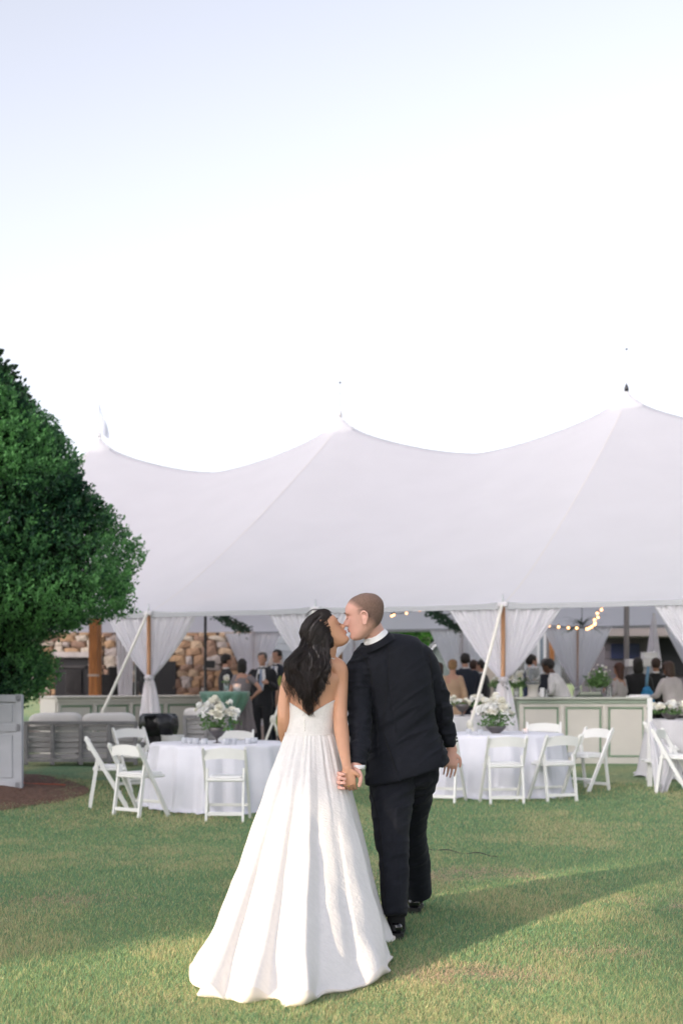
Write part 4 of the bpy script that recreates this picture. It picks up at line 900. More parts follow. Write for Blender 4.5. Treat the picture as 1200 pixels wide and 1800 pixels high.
for k in range(46):
    a = rn.random() * 6.28; L_ = rn.uniform(.35, .62); u_ = rn.uniform(-.1, .75); pts = [Vector((math.cos(a) * L_ * t, math.sin(a) * L_ * t, u_ * L_ * t - .35 * t * t * L_)) for t in (0, .35, .7, 1)]
    for p0_, p1_ in zip(pts[:-1], pts[1:]): s2 = Vector((-math.sin(a), math.cos(a), 0)) * .018; m_.add([p0_ - s2, p0_ + s2, p1_ + s2 * .6, p1_ - s2 * .6], [(0, 1, 2, 3)])
m_.build('fronds', mat('fern_grey', (.13, .17, .14), .8), chd); MB().tube([(0, 0, 0), (0, 0, 1.6)], .008, 5).build('cord', MATS['dark_metal'], chd)
# white closed canopy parasol behind the right guests
um = thing('closed_parasol', 'narrow closed white parasol above the guests at the right', 'parasol', (PX(1148, 29), 29, g(6, 29)))
MB().tube([(0, 0, 0), (0, 0, 2.72)], .03).build('pole', MATS['white_paint'], um)
rows = [[((r_ + am * math.sin(7 * a)) * math.cos(a), (r_ + am * math.sin(7 * a)) * math.sin(a), z_) for a in np.linspace(0, 2 * math.pi, 60)[:-1]] for z_, r_, am in ((2.68, .03, .0), (2.5, .05, .012), (2.1, .085, .03), (1.75, .12, .045), (1.6, .13, .05))]
link('canopy', grid_mesh('canopy', np.array(rows), True), um, drape_m)
# ================================================================ PEOPLE
def head_shape(B, M, male=True, nose=1.0, ear=True, lips=1.0):
    """head in its own frame: x forward, z up, origin below the ears at chin height"""
    k0 = len(B.v); q = 1.0 if male else .94
    prof = [(.004, .070, .030, .020), (.016, .084, .006, .036), (.036, .086, -.022, .048 * q), (.056, .086, -.050, .055 * q), (.076, .087, -.072, .060 * q), (.100, .086, -.086, .066 * q), (.120, .083, -.093, .070), (.136, .088, -.097, .073), (.152, .091, -.099, .075), (.175, .085, -.096, .075), (.198, .064, -.081, .066), (.212, .040, -.062, .050), (.220, .012, -.036, .028)]
    B.loft([((( f + b) / 2, 0, z), (f - b) / 2, w) for z, f, b, w in prof], side=(1, 0, 0), n=96, sub=6, p=2.15, caps=(.05, .12), fix=(0, 0, 1))
    v = s_last = B.v[-1]; x, y, z = v[:, 0].copy(), v[:, 1], v[:, 2]; ay = np.abs(y); g_ = lambda u_, c_, w_: np.exp(-((u_ - c_) / w_) ** 2)
    f = np.clip((x - .02) / .05, 0, 1) ** .7
    nh = np.interp(z, [.074, .078, .083, .089, .095, .104, .114, .126, .136, .142], [0, .008, .019, .026, .0255, .020, .0135, .007, .002, 0]) * nose
    nw = np.interp(z, [.078, .086, .10, .13], [.0125, .0135, .0095, .0085])
    d = nh * np.exp(-(y / nw) ** 2) + .006 * nose * g_(z, .084, .006) * g_(ay, .0125, .0055)
    d += lips * (.0062 * g_(z, .0655, .0042) + .0068 * g_(z, .0545, .0046)) * g_(y, 0, .017) - .0035 * g_(z, .0600, .0016) * g_(y, 0, .024) - .004 * g_(z, .043, .006) * g_(y, 0, .02) + .005 * g_(z, .022, .013) * g_(y, 0, .022)
    d += -.010 * g_(z, .121, .010) * g_(ay, .030, .013) + .0065 * g_(z, .118, .0065) * g_(ay, .031, .011) + (.004 if male else .002) * g_(z, .139, .0065) * g_(ay, .024, .020) + .003 * g_(z, .095, .013) * g_(ay, .046, .013) - .002 * g_(z, .07, .02) * g_(ay, .045, .012)
    v[:, 0] = x + d * f
    for s in (-1, 1):
        if ear:
            B.ball((-.002, s * .070, .100), (.016, .009, .026), Matrix.Rotation(R(-12), 3, 'Y'))
            rim = [(.004, .070, .088), (.006, .075, .075), (-.004, .078, .069), (-.013, .080, .080), (-.019, .083, .098), (-.022, .084, .115), (-.014, .082, .130), (-.002, .078, .132), (.007, .074, .122), (.006, .071, .112)]
            B.loft([((a, s * b_, c), .0052, .0052) for a, b_, c in rim], n=8, sub=2)
    if M is not None: B.xform(M, k0)
    return B
def limb(B, pts, n=14, side=(1, 0, 0), p=2.0, caps=(.8, .8)):
    return B.loft([(p_[0], p_[1], p_[2] if len(p_) > 2 else p_[1]) for p_ in pts], side=side, n=n, sub=4, p=p, caps=caps)
def simple_hand(B, w, d, s=1.0, curl=.4, n=(0, 0, 1), right=False, spread=1.0):
    """palm plus five fingers: w wrist, d direction of the hand, n normal of the palm's back"""
    w = Vector(w); d = Vector(d).normalized(); n = Vector(n); n = (n - d * n.dot(d)).normalized(); x = n.cross(d) if right else d.cross(n)
    B.loft([(w, .024 * s, .017 * s), (w + d * .03 * s, .033 * s, .016 * s), (w + d * .075 * s, .040 * s, .014 * s), (w + d * .092 * s, .037 * s, .012 * s)], side=tuple(x), n=12, sub=3)
    for k, L in enumerate((.062, .073, .078, .070)):
        o = (k - 1.5) * .021 * s * spread; b = w + d * .085 * s + x * o; pts = []; dd = d.copy(); p = b - d * .02 * s; r = (.0078, .0088, .009, .0088)[k] * s
        pts.append((p, r)); p = b
        for j in range(3): pts.append((p.copy(), r * (1 - .1 * j))); dd = (dd - n * curl * .8).normalized(); p = p + dd * L * s / 2.6
        pts.append((p, r * .75)); B.loft([(q[0], q[1], q[1]) for q in pts], side=tuple(x), n=8, sub=2)
    t0 = w + d * .025 * s + x * .026 * s; t1 = t0 + (d * .6 + x * .75).normalized() * .035 * s; t2 = t1 + (d * .95 + x * .25 - n * curl * .5).normalized() * .034 * s; t3 = t2 + (d - n * curl).normalized() * .022 * s
    B.loft([(t0, .014 * s, .012 * s), (t1, .011 * s, .011 * s), (t2, .0095 * s, .0095 * s), (t3, .0075 * s, .0075 * s)], side=tuple(n), n=8, sub=2)
skin_l = mat('skin_fair', (.52, .29, .21), .5, var=.06, scale=8); skin_d = mat('skin_dark', (.10, .045, .028), .5, var=.08, scale=8); skin_m = mat('skin_tanned', (.36, .18, .11), .5, var=.06, scale=8)
hair_k = mat('hair_black', (.012, .009, .008), .45, var=.4, scale=60, stretch=(1, 1, .15), bump=.5, bscale=120); hair_b = mat('hair_brown', (.045, .022, .014), .5, var=.4, scale=60, bump=.5, bscale=120); hair_g = mat('hair_greying', (.10, .09, .085), .6, var=.4, scale=60, bump=.5, bscale=120); hair_y = mat('hair_blond', (.30, .17, .08), .55, var=.3, scale=60, bump=.5, bscale=120); hair_r = mat('hair_auburn', (.06, .018, .01), .5, var=.3, scale=60)
def cloth_mat(n, c, rough=.85, **k): return mat(n, c, rough, var=.07, scale=7, bump=.25, bscale=22, sheen=.15, **k)
def guest(label, px, D, yaw, h=1.76, kind='suit', col=(.012, .013, .018), skin=skin_l, hair=hair_b, style='short', lean=0, arms=('down', 'down'), female=False, tie=None, z=None, group='wedding guests under the tent', hand_item=None, bend=0):
    x, y = PX(px, D), D; k = h / 1.76
    r = thing('person', label, 'person', (x, y, g(x, y) if z is None else z), R(yaw), group); r.scale = (1, 1, 1)
    hw = .20 if not female else .172
    b = R(bend)                                                     # bow forward from the hips
    def T(v):
        v = Vector(v) * k
        if v.z > .95 * k: dz = v.z - .95 * k; v = Vector((v.x + dz * lean, v.y * 1 + dz * math.sin(b), .95 * k + dz * math.cos(b)))
        return v
    arm = {}
    for s, a in zip((-1, 1), arms):
        sh = Vector((s * hw, 0, 1.42))
        if a == 'down': el = sh + Vector((s * .05, -.02, -.29)); wr = el + Vector((s * .0, .05, -.25)); hd = Vector((0, .1, -1))
        elif a == 'cup': el = sh + Vector((s * .05, -.0, -.29)); wr = el + Vector((-s * .10, .21, .09)); hd = Vector((-s * .5, .9, .1))
        elif a == 'hip': el = sh + Vector((s * .20, -.06, -.24)); wr = el + Vector((-s * .17, .07, -.15)); hd = Vector((-s, .2, -.2))
        elif a == 'reach': el = sh + Vector((s * .06, .12, -.25)); wr = el + Vector((-s * .04, .24, -.06)); hd = Vector((0, 1, -.3))
        arm[s] = (T(sh), T(el), T(wr), hd)
    B = Body(); hp = T((0, .015, 1.54)); tilt = Matrix.Rotation(R(0), 4, 'X')
    HM = Matrix.Translation(hp - Vector((0, 0, .005))) @ Matrix.Rotation(-b * .7, 4, 'X') @ Matrix.Rotation(R(90), 4, 'Z') @ Matrix.Scale(k * (1.0 if not female else .95), 4)
    limb(B, [(T((0, -.02, 1.38)), .062 * k), (T((0, -.01, 1.47)), .056 * k, .060 * k), (T((0, .0, 1.60)), .055 * k, .06 * k)])
    limb(B, [(T((0, 0, .90)), .15 * k, .10 * k), (T((0, 0, 1.10)), .135 * k, .095 * k), (T((0, 0, 1.32)), .155 * k, .105 * k), (T((0, -.01, 1.43)), .12 * k, .07 * k)], p=2.4)
    for s in (-1, 1):
        sh, el, wr, hd = arm[s]; limb(B, [(sh + Vector((-s * .03, 0, .0)), .050 * k), (sh.lerp(el, .5), .042 * k), (el, .036 * k), (el.lerp(wr, .4), .036 * k), (wr, .024 * k)]); simple_hand(B, wr, hd, k * .95, .5, (s * .8, .3, .1))
        limb(B, [(T((s * .09, 0, .93)), .085 * k), (T((s * .095, .01, .70)), .075 * k), (T((s * .095, 0, .48)), .055 * k), (T((s * .095, -.01, .3)), .052 * k), (T((s * .095, -.01, .08)), .036 * k)])
        limb(B, [(T((s * .10, -.05, .045)), .035 * k, .035 * k), (T((s * .105, .05, .04)), .038 * k, .03 * k), (T((s * .11, .14, .025)), .034 * k, .02 * k)])
    head_shape(B, HM, not female)
    B.fuse('body', .0125, skin, r, 2)
    cm = cloth_mat('cloth_%03d_%03d_%03d' % tuple(int(c * 999) for c in col), col)
    def wr_fn(co, no): return co + no * (fbm(co, 7, 7, 3.5, 2, px * .1) * .014)[:, None]
    if kind in ('suit', 'jacket'):
        J = Body(); limb(J, [(T((0, .0, .80)), (hw + .005) * k, .135 * k), (T((0, 0, 1.0)), (hw - .015) * k, .13 * k), (T((0, 0, 1.2)), (hw + .005) * k, .132 * k), (T((0, 0, 1.34)), (hw + .02) * k, .125 * k), (T((0, -.012, 1.45)), .15 * k, .085 * k), (T((0, -.02, 1.495)), .078 * k, .07 * k)], n=24, p=2.5, caps=(.1, .1))
        for s in (-1, 1):
            sh, el, wr, hd = arm[s]; limb(J, [(sh + Vector((-s * .045, 0, -.01)), .072 * k), (sh + Vector((s * .0, 0, -.06)), .066 * k), (sh.lerp(el, .6), .058 * k), (el, .054 * k), (el.lerp(wr, .5), .049 * k), (wr + (el - wr) * .04, .041 * k)])
        J.fuse('jacket', .0125, cm, r, 3, wr_fn)
        Tt = Body()
        for s in (-1, 1): limb(Tt, [(T((s * .085, 0, .96)), .10 * k, .115 * k), (T((s * .09, .01, .80)), .10 * k, .115 * k), (T((s * .095, 0, .5)), .08 * k, .085 * k), (T((s * .095, -.01, .2)), .068 * k, .078 * k), (T((s * .095, -.005, .07)), .066 * k, .078 * k)], p=2.2, caps=(.5, .1))
        Tt.fuse('trousers', .016, cm if kind == 'suit' else cloth_mat('black_trousers', (.012, .012, .014)), r, 3, wr_fn)
        sb = MB().lathe([(.060 * k, -.02), (.062 * k, .018), (.057 * k, .022), (.055 * k, -.02)], T((0, -.006, 1.50)), 20); sb.build('shirt_collar', mat('shirt_white', (.78, .78, .80), .8), r, True)
        if tie:
            v = [T((-.055, .128, 1.46)), T((.055, .128, 1.46)), T((.03, .146, 1.10)), T((-.03, .146, 1.10))]
            v = [T((-.06, .10, 1.47)), T((.06, .10, 1.47)), T((.085, .137, 1.32)), T((.035, .148, 1.08)), T((-.035, .148, 1.08)), T((-.085, .137, 1.32))]
            MB().add(v + [q + Vector((0, -.03, 0)) for q in v], [(0, 1, 2, 3, 4, 5)] + [(i, (i + 1) % 6, (i + 1) % 6 + 6, i + 6) for i in range(6)]).build('shirt_front', MATS['shirt_white'], r)
            v = [T((-.018, .118, 1.46)), T((.018, .118, 1.46)), T((.016, .140, 1.40)), T((.038, .158, 1.10)), T((0, .160, 1.04)), T((-.038, .158, 1.10)), T((-.016, .140, 1.40))]
            MB().add(v + [q + Vector((0, -.012, 0)) for q in v], [tuple(range(7))] + [(i, (i + 1) % 7, (i + 1) % 7 + 7, i + 7) for i in range(7)]).build('necktie', mat('tie_%d' % px, tie, .5), r)
        for s in (-1, 1):
            sp = Body(); limb(sp, [(T((s * .10, -.075, .045)), .040 * k, .042 * k), (T((s * .105, .03, .045)), .043 * k, .04 * k), (T((s * .11, .16, .03)), .038 * k, .026 * k)]); sp.fuse('shoe', .012, mat('black_leather', (.012, .012, .013), .25), r, 2)
    else:
        G = Body(); fl = .26 if kind == 'dress' else .19
        limb(G, [(T((0, 0, .38 if kind == 'dress' else .62)), fl * k, fl * .8 * k), (T((0, 0, .70)), .20 * k, .165 * k), (T((0, 0, .92)), .178 * k, .145 * k), (T((0, 0, 1.10)), .145 * k, .115 * k), (T((0, .01, 1.27)), (hw - .005) * k, .125 * k), (T((0, -.01, 1.40)), .13 * k, .085 * k)], n=26, p=2.3, caps=(.1, .3))
        for s in (-1, 1):
            sh, el, wr, hd = arm[s]; limb(G, [(sh + Vector((-s * .04, 0, -.01)), .064 * k), (sh.lerp(el, .45 if kind == 'dress' else .9), .056 * k)] + ([(el.lerp(wr, .9), .045 * k)] if kind == 'topsleeve' else []))
        def pleat(co, no):
            a = np.arctan2(co[:, 1], co[:, 0]); am = np.clip((1.0 * k - co[:, 2]) * .035, 0, .02)
            return co + no * (fbm(co, 8, 8, 4, 2, px * .1) * .010 + am * np.sin(a * 13))[:, None]
        G.fuse('dress', .0125, cm, r, 3, pleat)
    # hair
    Hh = Body(); k0 = 0; bs = .112 if female else .104
    Hh.ball((-.020, 0, .158), (.106, .092, .086)); Hh.ball((-.040, 0, .120), (.084, .090, .080))
    if style == 'bob': Hh.loft([((-.03, 0, .15), .085, .090), ((-.035, 0, .09), .078, .094), ((-.045, 0, .02), .062, .098), ((-.05, 0, -.03), .045, .085)], n=20)
    if style == 'long': Hh.loft([((-.03, 0, .15), .085, .088), ((-.04, 0, .06), .07, .09), ((-.06, 0, -.06), .045, .085), ((-.07, 0, -.16), .025, .06)], n=20)
    if style == 'short_f': Hh.ball((-.04, 0, .11), (.085, .092, .09))
    Hh.xform(HM); Hh.fuse('hair', .0115, hair, r, 2, lambda co, no: co + no * (fbm(co, 22, 22, 22, 2) * .006)[:, None])
    if hand_item == 'cup':
        w_ = arm[1][2]; MB().lathe([(.028, -.04), (.035, .05), (.031, .05), (.026, -.035)], w_ + Vector((-.05, .08, .03)), 12).build('cup', MATS['white_plastic'], r, True)
    return r
DK = (.010, .011, .016); NV = (.012, .018, .035)
guest('man in a dark suit seen in profile, leftmost of the group left of the bride', 398, 26.8, -72, 1.78, col=DK, hair=hair_k, arms=('down', 'cup'))
guest('dark haired woman in a grey lavender dress with her hand on her hip', 426, 25.6, -14, 1.68, 'dress', (.21, .185, .20), hair=hair_k, style='bob', female=True, arms=('cup', 'hip'))
guest('balding greying man in a dark suit with a pale blue tie, facing the camera', 461, 26.2, 172, 1.80, col=DK, hair=hair_g, tie=(.22, .30, .45), arms=('cup', 'down'), skin=skin_l, hand_item='cup')
guest('tall black haired man in a dark suit behind the man with the blue tie', 487, 27.6, 150, 1.88, col=NV, hair=hair_k, arms=('down', 'down'), tie=(.1, .15, .3))
guest('woman in a yellow green dress half hidden behind the bride\'s hair', 506, 26.8, 20, 1.66, 'dress', (.42, .50, .12), hair=hair_b, style='long', female=True)
guest('dark haired guest peeking out beside the groom\'s shoulder', 772, 27, -30, 1.68, 'dress', (.30, .28, .30), hair=hair_b, style='bob', female=True, skin=skin_m)
guest('woman with short blond hair in a tan jacket, seen from behind', 795, 25.6, -6, 1.72, 'topsleeve', (.50, .34, .23), hair=hair_y, style='short_f', female=True)
guest('black haired man in a navy suit from behind, right of the tan jacket', 817, 26.6, 6, 1.84, col=NV, hair=hair_k)
guest('brown haired guest between the navy suit and the guy rope', 832, 28, -20, 1.74, col=(.04, .04, .05), hair=hair_b)
guest('dark suited man cut by the slanting guy rope', 846, 27.6, 60, 1.74, col=DK, hair=hair_k)
guest('man in a blue suit beside the curtain, looking down at the bar', 933, 25.6, -75, 1.80, col=(.015, .03, .08), hair=hair_k, arms=('cup', 'down'))
guest('curly haired man in navy with his back turned at the bar', 959, 25.2, -10, 1.72, col=(.014, .016, .028), hair=hair_g, arms=('cup', 'cup'))
guest('bartender in a white jacket leaning over the bar to the left', 994, 24.25, 72, 1.76, 'jacket', (.74, .73, .73), skin=skin_d, hair=hair_k, arms=('reach', 'reach'), bend=26, group='bar staff')
guest('auburn haired woman in a pale grey top behind the airy stems', 1087, 25.0, 50, 1.66, 'topsleeve', (.40, .37, .37), hair=hair_r, style='long', female=True, skin=skin_m, arms=('cup', 'cup'))
guest('guest in black with back turned, left of the blue bag', 1120, 25.6, 4, 1.74, col=(.008, .008, .01), hair=hair_k, style='bob', arms=('down', 'down'), skin=skin_m)
guest('guest in black with back turned, right of the blue bag', 1152, 25.9, -8, 1.74, col=(.008, .008, .01), hair=hair_b, skin=skin_m)
guest('short guest in navy at the right, before the bar end', 1170, 27.5, -20, 1.70, col=NV, hair=hair_b)
guest('guest in a light grey jacket at the right edge, leaning to the table', 1186, 23.6, 30, 1.66, 'jacket', (.40, .37, .37), hair=hair_b, style='bob', arms=('reach', 'reach'), bend=14, skin=skin_m)
bag = thing('blue_bag', 'bright blue slung bag between the two guests in black', 'bag', (PX(1137, 25.2), 25.2, g(5, 25) + .80))
Bd = Body(); limb(Bd, [((0, 0, .02), .10, .05), ((.0, 0, .16), .13, .07), ((-.01, 0, .34), .10, .06), ((-.01, 0, .42), .05, .03)]); Bd.fuse('pouch', .012, mat('blue_fabric', (.02, .20, .42), .6, var=.2, scale=6), bag, 2, lambda co, no: co + no * (fbm(co, 14) * .014)[:, None])
MB().tube([(-.02, 0, .40), (-.01, -.02, .6), (.02, 0, .78)], .028, 8).build('strap', mat('blue_strap', (.16, .32, .48), .6), bag, True)
sw2 = thing('white_boxes', 'white boxes stacked at head height behind the two guests in black', 'boxes', (PX(1128, 27.5), 27.5, g(6, 27)))
MB().box((.02, 0, .8), (.5, .4, 1.6)).build('cabinet', MATS['grey_plaster'], sw2); MB().box((.0, -.05, 1.68), (.62, .4, .14), bev=.01).build('lower_box', MATS['white_paint'], sw2); MB().box((.12, -.05, 1.82), (.26, .3, .13), bev=.01).build('upper_box', MATS['white_paint'], sw2)
# ================================================================ BRIDE
DB = 7.30
def P(px, py, dD=0.0): return W(px, py, DB + dD)
def px_of(co): return 600 + co[:, 0] / co[:, 1] * FPX, HOR + (CAM_H - co[:, 2]) / co[:, 1] * FPX
bride = thing('person', 'bride in a strapless white gown with long dark wavy hair, kissing the groom', 'person', (P(547, 1500).x, DB, 0))
skin_b = mat('skin_bride', (.60, .32, .20), .42, var=.05, scale=9, spec=.4, bump=.04, bscale=200)
B = Body()
limb(B, [(P(547, 1345), .155, .115), (P(546, 1315), .14, .105), (P(546, 1288), .117, .084), (P(547, 1262), .112, .084), (P(548, 1238), .117, .090), (P(551, 1208), .128, .090), (P(555, 1186), .138, .080), (P(559, 1172), .112, .060), (P(566, 1162), .06, .048)], n=28, p=2.2)
limb(B, [(P(566, 1168), .062, .055), (P(574, 1152), .047, .048), (P(577, 1137), .044, .048), (P(573, 1116), .046, .050)])
limb(B, [(P(572, 1167), .05, .045), (P(590, 1171), .046, .044), (P(596, 1180), .046, .046), (P(598, 1205), .040, .042), (P(598, 1240, -.02), .036, .040), (P(598, 1266, -.045), .036, .037), (P(600, 1285, -.075), .038, .037), (P(604, 1315, -.14), .031, .030), (P(608, 1340, -.20), .024, .022), (P(610, 1352, -.215), .025, .019)])
limb(B, [(P(540, 1168), .05, .045), (P(522, 1173), .046, .044), (P(514, 1182), .044, .044), (P(505, 1210, -.01), .039, .041), (P(500, 1240, -.02), .036, .038), (P(499, 1266, -.02), .034, .036), (P(501, 1290, .05), .036, .034), (P(508, 1315, .12), .026, .026)])
simple_hand(B, P(508, 1316, .13), (.4, .5, -.6), .9, .6, (-.8, .2, .2))
for s in (-1, 1): limb(B, [(P(547, 1345) + Vector((s * .075, 0, 0)), .085), (Vector((P(547, 1345).x + s * .08, DB, .48)), .06), (Vector((P(547, 1345).x + s * .08, DB, .10)), .038), (Vector((P(547, 1345).x + s * .08, DB + .06, .05)), .035, .03)])
k0 = len(B.v)
# right hand: the back towards the camera, resting in the groom's palm
simple_hand(B, P(609, 1349, -.225), (.16, -.02, -1), .93, 1.05, (-.1, -1, .05), True, .92)
def head_M(chin, yaw, pitch, sc, chin_local=(.094, 0, .020)):
    Rm = Matrix.Rotation(R(yaw), 4, 'Z') @ Matrix.Rotation(R(-pitch), 4, 'Y') @ Matrix.Scale(sc, 4)
    return Matrix.Translation(chin) @ Rm @ Matrix.Translation(-Vector(chin_local))
HB = head_M(P(614.5, 1121, .01), 7, 33, .93)
head_shape(B, HB, False, nose=1.0, lips=1.8, ear=False)
xs_b = P(552, 1200).x
def bride_fn(co, no):
    d = np.zeros(len(co)); zc = co[:, 2]; back = (no[:, 1] < -.2) & (zc > P(0, 1262).z) & (zc < P(0, 1165).z)
    xr = co[:, 0] - (xs_b + (zc - 1.30) * .10); m = back * 1.0
    d -= m * .007 * np.exp(-(xr / .016) ** 2)
    for s in (-1, 1): d += m * .007 * np.exp(-((xr - s * .075) / .035) ** 2 - ((zc - 1.34) / .06) ** 2); d -= m * .005 * np.exp(-((xr - s * .045) / .02) ** 2 - ((zc - 1.31) / .06) ** 2)
    return co + no * d[:, None]
on(bride, B.fuse('body', .0042, skin_b, None, 3, bride_fn))
# eyes closed: lashes, brows, lips
lash = mat('lash', (.01, .007, .006), .6); lipm = mat('lips_rose', (.42, .10, .085), .35)
def on_head(M, pts, r, name, m, root):
    b = MB().tube([M @ Vector(p) for p in pts], r, 6); on(root, b.build(name, m, None, True))
for s in (-1, 1):
    on_head(HB, [(.083, s * .020, .1150), (.0895, s * .028, .1120), (.086, s * .038, .1130), (.078, s * .046, .117)], [.0008, .0022, .0024, .001], 'eyelash', lash, bride)
    on_head(HB, [(.092, s * .012, .143), (.093, s * .026, .149), (.083, s * .042, .146)], [.0012, .0024, .001], 'eyebrow', hair_k, bride)
on_head(HB, [(.089, -.018, .0605), (.0935, -.008, .0645), (.0945, 0, .063), (.0935, .008, .0645), (.089, .018, .0605)], [.001, .0042, .004, .0042, .001], 'lip', lipm, bride)
on_head(HB, [(.088, -.015, .056), (.0925, 0, .054), (.088, .015, .056)], [.001, .0048, .001], 'lip', lipm, bride)

# ---- gown
gown_m = mat('ivory_brocade', (.755, .735, .715), .62, var=.035, scale=34, spec=.3, sheen=.25, bump=.32, bscale=75, detail=6); lining = mat('gown_lining', (.74, .69, .63), .55)
def ell(py):
    T_ = [(1345, 547, .155, .115), (1315, 546.5, .143, .108), (1288, 546, .122, .090), (1262, 546.5, .117, .088), (1238, 547.5, .121, .094), (1208, 551, .131, .096)]
    T_ = T_[::-1]; ys_ = [q[0] for q in T_]; return [float(np.interp(py, ys_, [q[i] for q in T_])) for i in (1, 2, 3)]
NT = 240; th = np.linspace(-math.pi, math.pi, NT + 1)[:-1]
rows = []
for t in np.linspace(0, 1, 26):
    row = []
    for a in th:
        s_ = math.sin(a); c_ = math.cos(a)
        if s_ < 0: top = 1231 + 27 * (max(0, 1 - abs(c_ + .08) / 1.0) ** 1.15) * (1.0)
        else: top = 1231 - 14 * s_
        py = 1291 + (top - 1291) * t; cxp, a_, b_ = ell(py); lip = .004 + (.003 if t > .96 else 0)
        p = P(cxp, py); row.append((p.x + (a_ + lip) * c_, p.y + (b_ + lip) * s_, p.z))
    rows.append(row)
def torso_ease(rows):
    return np.array(rows)
gown = thing('x', None, None); bpy.data.objects.remove(gown)
o = on(bride, link('bodice', grid_mesh('bodice', torso_ease(rows), True), None, gown_m)); solidify(o, .004)
hemT = [(-180, -.53, 6.85), (-170, -.60, 6.45), (-157, -.632, 6.06), (-143, -.59, 5.88), (-122, -.43, 5.76), (-106, -.30, 5.73), (-90, -.17, 5.69), (-74, -.03, 5.86), (-56, .10, 6.08), (-37, .228, 6.36), (-20, .205, 6.70), (-12, .176, 6.97), (-3, .240, 7.10), (8, .235, 7.2), (30, .21, 7.50), (60, .12, 7.70), (90, -.02, 7.78), (120, -.2, 7.72), (150, -.40, 7.42), (180, -.53, 6.85)]
ha = np.radians([q[0] for q in hemT]); hx = [q[1] for q in hemT]; hy = [q[2] for q in hemT]
NT = 420; NR = 150; th = np.linspace(-math.pi, math.pi, NT + 1)[:-1]
def smooth_c(v, k=9):
    ker = np.hanning(2 * k + 1); ker /= ker.sum(); return np.convolve(np.concatenate([v[-k:], v, v[:k]]), ker, 'valid')
HX = smooth_c(np.interp(th, ha, hx), 4); HY = smooth_c(np.interp(th, ha, hy), 4)
cxp, wa, wb = ell(1289); pw = P(cxp, 1289)
WX = pw.x + (wa + .006) * np.cos(th); WY = pw.y + (wb + .006) * np.sin(th)
nx = np.gradient(HY); ny = -np.gradient(HX); nl = np.hypot(nx, ny) + 1e-9; nx /= nl; ny /= nl
fold = .28 * np.sin(8 * th + .6 + .5 * np.sin(3 * th)) + .35 * np.sin(13 * th + 2.0) + .25 * np.sin(5 * th + 1.0)
fold *= 1 - .65 * np.exp(-((th - .05) / .55) ** 2) - .65 * np.exp(-((np.abs(th) - math.pi) / .5) ** 2)
for c_, w_, a_ in ((-152, 5, .8), (-136, 6, -.6), (-124, 5, .9), (-108, 7, -.7), (-97, 4.5, 1.2), (-84, 8, -.8), (-68, 5, .9), (-54, 7, -.5), (-40, 4, .5)): fold = fold + a_ * np.exp(-((np.degrees(th) - c_) / w_) ** 2)
gath = np.sin(31 * th + 2 * np.sin(4 * th)) + .6 * np.sin(47 * th + 1)
G_ = np.zeros((NR, NT, 3)); zt = pw.z
hph = 12.5 * th + 1.4 * np.sin(3 * th) + .5
lift = .019 + .056 * np.clip(np.sin(hph), 0, 1) ** 1.3 * (th < -.5) + .006 * np.sin(23 * th)
tt_ = np.linspace(0, 1, NR)
for i, t in enumerate(tt_):
    h = .88 * t + .12 * t * t; bul = .014 * math.sin(math.pi * t ** .6) * (1 - t * .3); hy_ = .12 * t + .88 * t ** 1.55
    x_ = WX + (HX - WX) * h; y_ = WY + (HY - WY) * np.where(HY < WY, hy_, h)
    am = .002 + .029 * t ** 1.3
    amg = .0022 * math.sin(math.pi * min(1, t * 2.2) ** .6) if t < .45 else 0
    am_h = (1 - .7 * np.exp(-((th - .1) / .6) ** 2)) * .040 * math.exp(-((t - 1) / .08) ** 2) * np.sin(hph + .5)
    ox = np.cos(th) * (1 - t) + nx * t; oy = np.sin(th) * (1 - t) + ny * t
    x_ = x_ + ox * (bul + am * fold + amg * gath + am_h) ; y_ = y_ + oy * (bul + am * fold + amg * gath + am_h)
    z_ = zt + (lift - zt) * t + .035 * np.clip(t - .8, 0, 1) * np.sin(9 * th)
    G_[i, :, 0] = x_; G_[i, :, 1] = y_; G_[i, :, 2] = z_
fl = fbm(G_.reshape(-1, 3)[::1], 16, 16, 11, 2, 5.) if False else None
nzv = np.array([noise.fractal(Vector((q[0] * 9, q[1] * 5, q[2] * 2.6)), 1.0, 2.0, 2) for q in G_[::3, ::3].reshape(-1, 3)]).reshape(G_[::3, ::3].shape[:2])
nzf = np.repeat(np.repeat(nzv, 3, 0), 3, 1)[:NR, :NT]
k5 = np.hanning(7); k5 /= k5.sum(); nzf = np.apply_along_axis(lambda m_: np.convolve(np.concatenate([m_[-3:], m_, m_[:3]]), k5, 'valid'), 1, nzf); nzf = np.apply_along_axis(lambda m_: np.convolve(np.pad(m_, 3, 'edge'), k5, 'valid'), 0, nzf)
w_t = np.clip(tt_ * 4, 0, 1)[:, None]
G_[:, :, 0] += nx * nzf * .008 * w_t; G_[:, :, 1] += ny * nzf * .008 * w_t
sk = on(bride, link('skirt', grid_mesh('skirt', G_, True), None, gown_m)); sk.data.materials.append(lining)
# hem rolls under and shows the lining
last = G_[-1]; rowsH = [last]
for dx_, zf in ((.012, .75), (.010, .45), (-.002, .18), (-.03, .02)):
    q = last.copy(); q[:, 0] += nx * dx_; q[:, 1] += ny * dx_; q[:, 2] = last[:, 2] * zf + .004; rowsH.append(q)
on(bride, link('hem', grid_mesh('hem', np.array(rowsH), True), None, lining))
# waist seam
wr_ = np.array([[(pw.x + (wa + .010 + e) * math.cos(a), pw.y + (wb + .010 + e) * math.sin(a), P(0, py).z) for a in th[::3]] for py, e in ((1292, .0), (1290, .0015), (1287, .0))])
on(bride, link('waist_seam', grid_mesh('waist_seam', wr_, True), None, gown_m))
